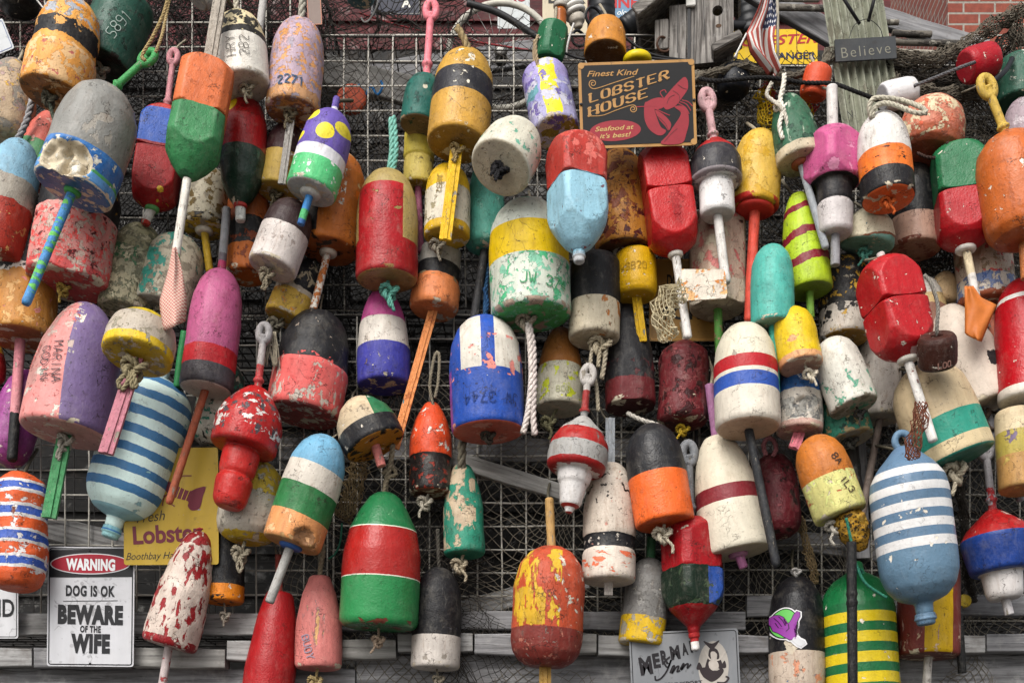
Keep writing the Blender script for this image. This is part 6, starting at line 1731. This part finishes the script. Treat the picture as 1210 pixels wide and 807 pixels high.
B('peeling white over red buoy with a bent pale stick', 238, 628, 199, 764, 66, [(0, 0), (0, .9), (.03, .98), (.2, 1), (.5, .9), (.8, .68), (.94, .46), (1, .22), (1, 0)], 3, '#c8b8ac', pitch=-2, lump=.05, freq=1.6, chips=[W('#98262c', .55, 52, 0, 1, (1.2, 1.2, .5)), W('#98262c', .5, 30, .86), W('#98262c', .5, 26, 0, .07)], bumpy=1, rough=.42, edge='#98262c', bs=(188, 830, 10, 'rod', ('#b8aaa8', (W('#a8484a', .6, 40),))), ts=(236, 597, 11, 'handle', [(0, '#a8303a'), (.4, '#a89ca8')]))
B('long plain red buoy at the bottom left of centre', 331, 700, 312, 850, 60, [(0, 0), (0, .93), (.03, 1), (.4, 1), (.8, .76), (.95, .58), (1, .5), (1, 0)], 2, '#9c2024', pitch=0, rough=.36, edge=None, chips=[W('#c9a09a', .73, 40)], grime=.6, ts=(329, 655, 8, 'rod', '#9c4a40'))
B('pink buoy with faint blue lettering BUOY near the bottom', 378, 681, 376, 790, 56, [(0, 0), (0, .9), (.04, .98), (.2, 1), (.5, .96), (.8, .72), (.95, .5), (1, .42), (1, 0)], 2, '#c97872', pitch=0, jit=.01, chips=[W('#a8888a', .62, 40, 0, 1, (1, 1, .3)), W('#d0a06c', .64, 40, 0, 1, (1, 1, .3))], text=[('BUOY', -.3, .2, 9, -75, '#8a8090', 1.2)], kn=(372, 806, 14, '#a89468', 1), ropes=[([(378, 684, 0), (379, 668, 3), (382, 652, 6), (380, 630, 8)], 6, '#8c806a')], kn2=None)
B('tan and lavender cracked buoy with a cream cap at the right edge', 1200, 487, 1206, 580, 50, 'cyl', 2, [(0, '#a8804c'), (.40, '#a8984c'), (.70, '#c2b090')], jit=.01, chips=[W('#6a5c74', .6, 34, .1, .7, (1, 1, .6)), W('#c0a85c', .6, 40, 0, .7)], edge=None)
# --- floats strung along the top
B('dark green square float on a cord near the bicycle wheel', 655, 30, 648, 72, 36, 'float', 2, '#1f5c3c', sq=.86, yaw=28, rough=.34, name='rope_float', cat='float', pitch=-4, edge=None, group='small floats strung along the top', grime=.5, ropes=[([(633, 88, 6), (631, 60, 8), (636, 42, 6)], 4, '#a89478')])
B('orange brown cork float with a dark hollow underside above the lobster house sign', 716, 27, 715, 66, 50, [(0, 0), (0, .9), (.04, 1), (.6, .95), (.85, .8), (1, .5), (1, 0)], 2, '#b87a34', pitch=10, under='#5c3c1c', name='rope_float', cat='float', group='small floats strung along the top', edge=None)
B('orange red drum float under the yellow ranger sign', 968, 80, 960, 116, 33, 'float', 2, '#bf4a2c', rough=.34, name='rope_float', cat='float', edge=None, group='small floats strung along the top', grime=.5, pitch=-6)
B('white drum float lying sideways by the corrugated strip', 1080, 108, 1042, 116, 34, 'float', 2, '#c6c4c4', pitch=6, under='#9c9a9c', rough=.38, name='rope_float', cat='float', edge=None, group='small floats strung along the top', grime=.5, cord=False)
B('shiny red drum float lying sideways under the brick corner', 1174, 70, 1140, 80, 41, 'float', 2, '#a3202c', pitch=10, under='#8c1a24', rough=.28, name='rope_float', cat='float', edge=None, group='small floats strung along the top', grime=.5, cord=False)
B('round navy black float in the net left of the flag', 868, 76, 866, 112, 40, 'egg', 1, '#171c26', rough=.4, name='rope_float', cat='float', edge=None, group='small floats strung along the top', grime=.5)
B('black round float cut by the top left corner', 22, -24, 24, 14, 46, 'egg', 1, '#15161a', rough=.35, name='rope_float', cat='float', edge=None, group='small floats strung along the top')
B('brown ring float pressed with pale letters below the net', 1107, 396, 1108, 434, 46, [(0, 0), (0, .85), (.1, .97), (.3, 1), (.7, 1), (.88, .95), (1, .82), (1, .3), (.8, .26), (.8, 0)], 4, '#4a2e24', pitch=-28, rough=.5, name='rope_float', cat='float', edge=None, group='small floats strung along the top', text=[('LOO', -.05, .22, 6.5, 0, '#9c7468', 1.5)], ropes=[([(1107, 402, 6), (1107, 388, 14), (1108, 360, 14), (1100, 335, 12), (1092, 325, 10)], 5, '#7a766e')], cord=False)
B('pale grey drum float cut by the top edge left of the white HRY buoy', 250, -18, 232, 0, 34, 'float', 3, '#b5b3ae', name='rope_float', cat='float', group='small floats strung along the top', pitch=10, under='#9a9894')
B('dull teal drum float cut by the top edge near the pink handle', 428, -22, 425, 2, 34, 'float', 1, '#5d8088', name='rope_float', cat='float', group='small floats strung along the top', under='#4c6c74')
# ------------------------------------------------------------------ hang the buoys
settle()
for d in BU:
    build_buoy(d)

def find(txt):
    for d in BU:
        if txt in d['label']:
            return d

def on_depth(d, v=.5, off=0):
    return d['Y'] * S + d['dy'] * S * v - off * S

# red gingham pennant on the green and orange buoy's stake
def pennant(label, pts, Y, c, c2, fold=.012):
    """a scrap of flagging: outline in photograph px, folded down its middle"""
    n = len(pts)
    cx, cy = sum(p[0] for p in pts) / n, sum(p[1] for p in pts) / n
    o = P(cx, cy, Y)
    V, Fc = [], []
    rows, colm = 14, 8
    L, R = pts
    for i in range(rows + 1):
        v = i / rows
        a = [x for x in resample(L, rows + 1)[i]]
        b_ = [x for x in resample(R, rows + 1)[i]]
        for j in range(colm + 1):
            u = j / colm
            q = P(a[0] + (b_[0] - a[0]) * u, a[1] + (b_[1] - a[1]) * u, Y - fold * (1 - abs(2 * u - 1)) + .004 * math.sin(u * 9 + v * 5))
            V.append(q - o)
    return V, Fc, o, rows, colm

def cloth(label, L, R, Y, mat, fold=.012, name='pennant', cat='pennant'):
    rows, colm = 16, 10
    La, Ra = resample(L, rows + 1), resample(R, rows + 1)
    o = P((L[0][0] + R[0][0]) / 2, L[0][1], Y)
    V, Fc = [], []
    for i in range(rows + 1):
        v = i / rows
        for j in range(colm + 1):
            u = j / colm
            q = P(La[i][0] + (Ra[i][0] - La[i][0]) * u, La[i][1] + (Ra[i][1] - La[i][1]) * u, Y - fold * (1 - abs(2 * u - 1)) * (.3 + v) + .003 * math.sin(u * 9 + v * 5))
            V.append(q - o)
    for i in range(rows):
        for j in range(colm):
            p = i * (colm + 1) + j
            Fc.append((p, p + colm + 1, p + colm + 2, p + 1))
    ob = mobj(name, (V, Fc), mat, None, Matrix.Translation(o))
    m = ob.modifiers.new('thickness', 'SOLIDIFY')
    m.thickness = .0012
    return tag(ob, label, cat)

def gingham(c1, c2, sc):
    t = NT('mesh_flagging')
    w = t.nt.nodes.new("ShaderNodeTexChecker")
    t.link(t.vec(t.co, (1, 0, 1)), w.inputs['Vector'])
    w.inputs['Color1'].default_value = lin(c1)
    w.inputs['Color2'].default_value = lin(c2)
    w.inputs['Scale'].default_value = sc
    t.link(w.outputs[0], t.bsdf.inputs['Base Color'])
    t.bsdf.inputs['Roughness'].default_value = .8
    return t.mat

d = find('orange over green square')
Yp = on_depth(d, 0, 26)
cloth('faded red gingham pennant hanging from the white stake of the orange and green buoy', [(204, 292), (199, 318), (188, 356), (190, 374), (193, 391)], [(208, 292), (215, 318), (221, 352), (221, 366), (219, 380)], Yp, gingham('#a8605a', '#c2ab9a', 300), .024)
d = find('square green over red')
Yp = on_depth(d, 0, 20)
cloth('orange plastic flag folded on the white rod of the green and red buoy', [(1140, 338), (1140, 360), (1140, 395), (1150, 400)], [(1150, 338), (1160, 352), (1178, 360), (1160, 404)], Yp, plain('orange_vinyl', '#b5662c', .5, .15), .012, 'vinyl_flag', 'flag')
d = find('red and black buoy with white drum')
Yp = on_depth(d, 0, 16)
def plate():
    o = P(832, 337, Yp)
    k = S * F(Yp)
    pts = [(-27, -15), (-20, -18.5), (25, -18), (27, -12), (24, 16), (-26.5, 19)]
    m = paint('stained_plastic', .07, .05, '#cfc4b4', [W('#c87c34', .57, 50), W('#d8a870', .55, 30)], edge=None, rough=.4)
    tag(mobj('plastic_plate', slabpoly([(x * k, z * k) for x, z in pts], -.006, .0), m, None, Matrix.Translation(o) @ Matrix.Rotation(math.radians(-8), 4, 'Z'), False), 'stained white plastic plate on the rod over the cracked foam buoy', 'plate')
plate()
# sponge under the pale yellow foot
d = find('lettered 8A')
Yp = on_depth(d, 0, 4)
g_ = lathe(44 * S, 18 * S, [(0, 0), (0, .3), (.2, .6), (.5, .9), (.8, 1), (1, .7), (1, 0)], 40, 40, lump=.22, freq=2.2)
tag(mobj('sponge', g_, paint('sponge_foam', .08, .03, '#a07828', [W('#3c2c14', .55, 160), W('#b89440', .58, 90)], edge=None, rough=.95, bumpy=1), None, axis_frame(P(1020, 650, Yp), P(1002, 612, Yp) - P(1020, 650, Yp))), 'torn golden sponge hanging under the lettered pale yellow foot', 'sponge')
# weathered bait stick of driftwood
g_ = lathe(120 * S, 11 * S, [(0, 0), (0, .7), (.05, 1), (.5, .9), (.95, 1), (1, .6), (1, 0)], 28, 50, lump=.12, freq=.8)
tag(mobj('driftwood', g_, wood('driftwood', '#4a4440', '#231f1c', 'z', 10), None, axis_frame(P(1010, 590, -.05), P(1002, 510, -.05) - P(1010, 590, -.05))), 'dark split driftwood stick below the worn teal buoy', 'driftwood')
# frayed fibres beside the pale handle
d = find('red buoy with white flaking')
Yp = on_depth(d, 1.1, -14)
parts = []
for k in range(26):
    x = rnd.uniform(318, 326)
    e = x + rnd.uniform(-6, 6)
    parts.append(tube(crom([P(x, 392, Yp), P((x + e) / 2 + rnd.uniform(-2, 2), 412, Yp - .006), P(e, rnd.uniform(425, 436), Yp - .003)], 4), .0012, 4))
tag(mobj('frayed_rope', join(*parts), rope_mat('#8f8674')), 'frayed rope end hanging beside the grey handle of the segmented red buoy', 'rope')

# the sticker on the black and white buoy
d = find('purple hand sticker')
Rr, Ll, rt = d['R'], d['L'], d['root']
Mi = rt.matrix_world.inverted()
def on_body(px, py, off):
    # lay a photograph point on the buoy's curved side
    Yq = d['Y'] * S
    p = Mi @ P(px + 3.2, py, Yq - Rr)
    x = max(-.98, min(.98, p.x / Rr))
    a = math.asin(x)
    zz = p.z
    rad = Rr * 1.018 + off
    vs_ = [q[0] * Ll for q in d['prof'][1:-1]]
    rr_ = [q[1] for q in d['prof'][1:-1]]
    rad = float(np.interp(zz, vs_, rr_)) * Rr * 1.012 + .0012 + off
    return (rad * math.sin(a), -rad * math.cos(a), zz)
def decal(pts, off, c, name, parent=None):
    bm = bmesh.new()
    vs_ = [bm.verts.new((x, 0, -y)) for x, y in pts]
    f = bm.faces.new(vs_)
    bmesh.ops.triangulate(bm, faces=[f])
    for _ in range(2):
        bmesh.ops.subdivide_edges(bm, edges=bm.edges[:], cuts=1, use_grid_fill=False)
    bmesh.ops.triangulate(bm, faces=bm.faces[:])
    bm.verts.index_update()
    V = [on_body(v.co.x, -v.co.z, off) for v in bm.verts]
    Fc = [tuple(v.index for v in fc.verts) for fc in bm.faces]
    bm.free()
    return mobj(name, (V, Fc), plain('sticker_vinyl', c, .35, .05, 20, 0, .02), parent or rt)
def disc_pts(a_, b_, k=40):
    return [(927 + a_ * math.cos(2 * math.pi * q / k), 734.5 + b_ * math.sin(2 * math.pi * q / k)) for q in range(k)]
HAND = [(912.5, 729), (914, 724.5), (918, 723), (922, 724), (926, 727), (929, 733), (931, 735), (934, 731), (936.5, 725), (940, 721), (943, 722.5), (943, 727), (940, 733), (936.5, 740), (935.5, 744), (939, 749), (938, 754), (932, 754.5), (926, 750), (921, 745), (916.5, 741.5), (915, 735)]
def grow(pts, k):
    cx = sum(p[0] for p in pts) / len(pts)
    cy = sum(p[1] for p in pts) / len(pts)
    o = []
    n = len(pts)
    for q in range(n):
        a_, b_ = pts[q - 1], pts[(q + 1) % n]
        tx, ty = b_[0] - a_[0], b_[1] - a_[1]
        l = math.hypot(tx, ty)
        o.append((pts[q][0] + ty / l * k, pts[q][1] - tx / l * k))
    return o
CUFF = [(936, 752), (940.5, 751), (943, 754), (948, 756.5), (949.5, 759.5), (946, 762), (944, 764), (940, 762), (937, 759), (934, 756)]
stk = decal(disc_pts(15.6, 19.6), .0003, '#cfcdcf', 'sticker')
decal(grow(HAND, 2.4), .0005, '#cfcdcf', 'outline', stk)
decal(grow(CUFF, 1.8), .0006, '#cfcdcf', 'outline', stk)
decal(disc_pts(14.2, 18.2), .0009, '#18181a', 'ring', stk)
decal(disc_pts(13.0, 17.0), .0012, '#5fae54', 'field', stk)
decal(grow(HAND, .7), .0015, '#1c1020', 'ink_line', stk)
decal(HAND, .0018, '#84388c', 'hand_drawing', stk)
decal(CUFF, .0018, '#b8b8ba', 'cuff_drawing', stk)
for ln in ([(917, 726), (921, 732), (924, 738)], [(921, 725), (925, 731), (927.5, 737)], [(918, 732), (921, 739), (926, 741)], [(930.5, 735.5), (931, 741), (928, 744)]):
    decal([(x, y) for x, y in ln] + [(x + 1.0, y + .2) for x, y in ln[::-1]], .0021, '#2a1430', 'ink_line', stk)
bpy.context.view_layer.update()
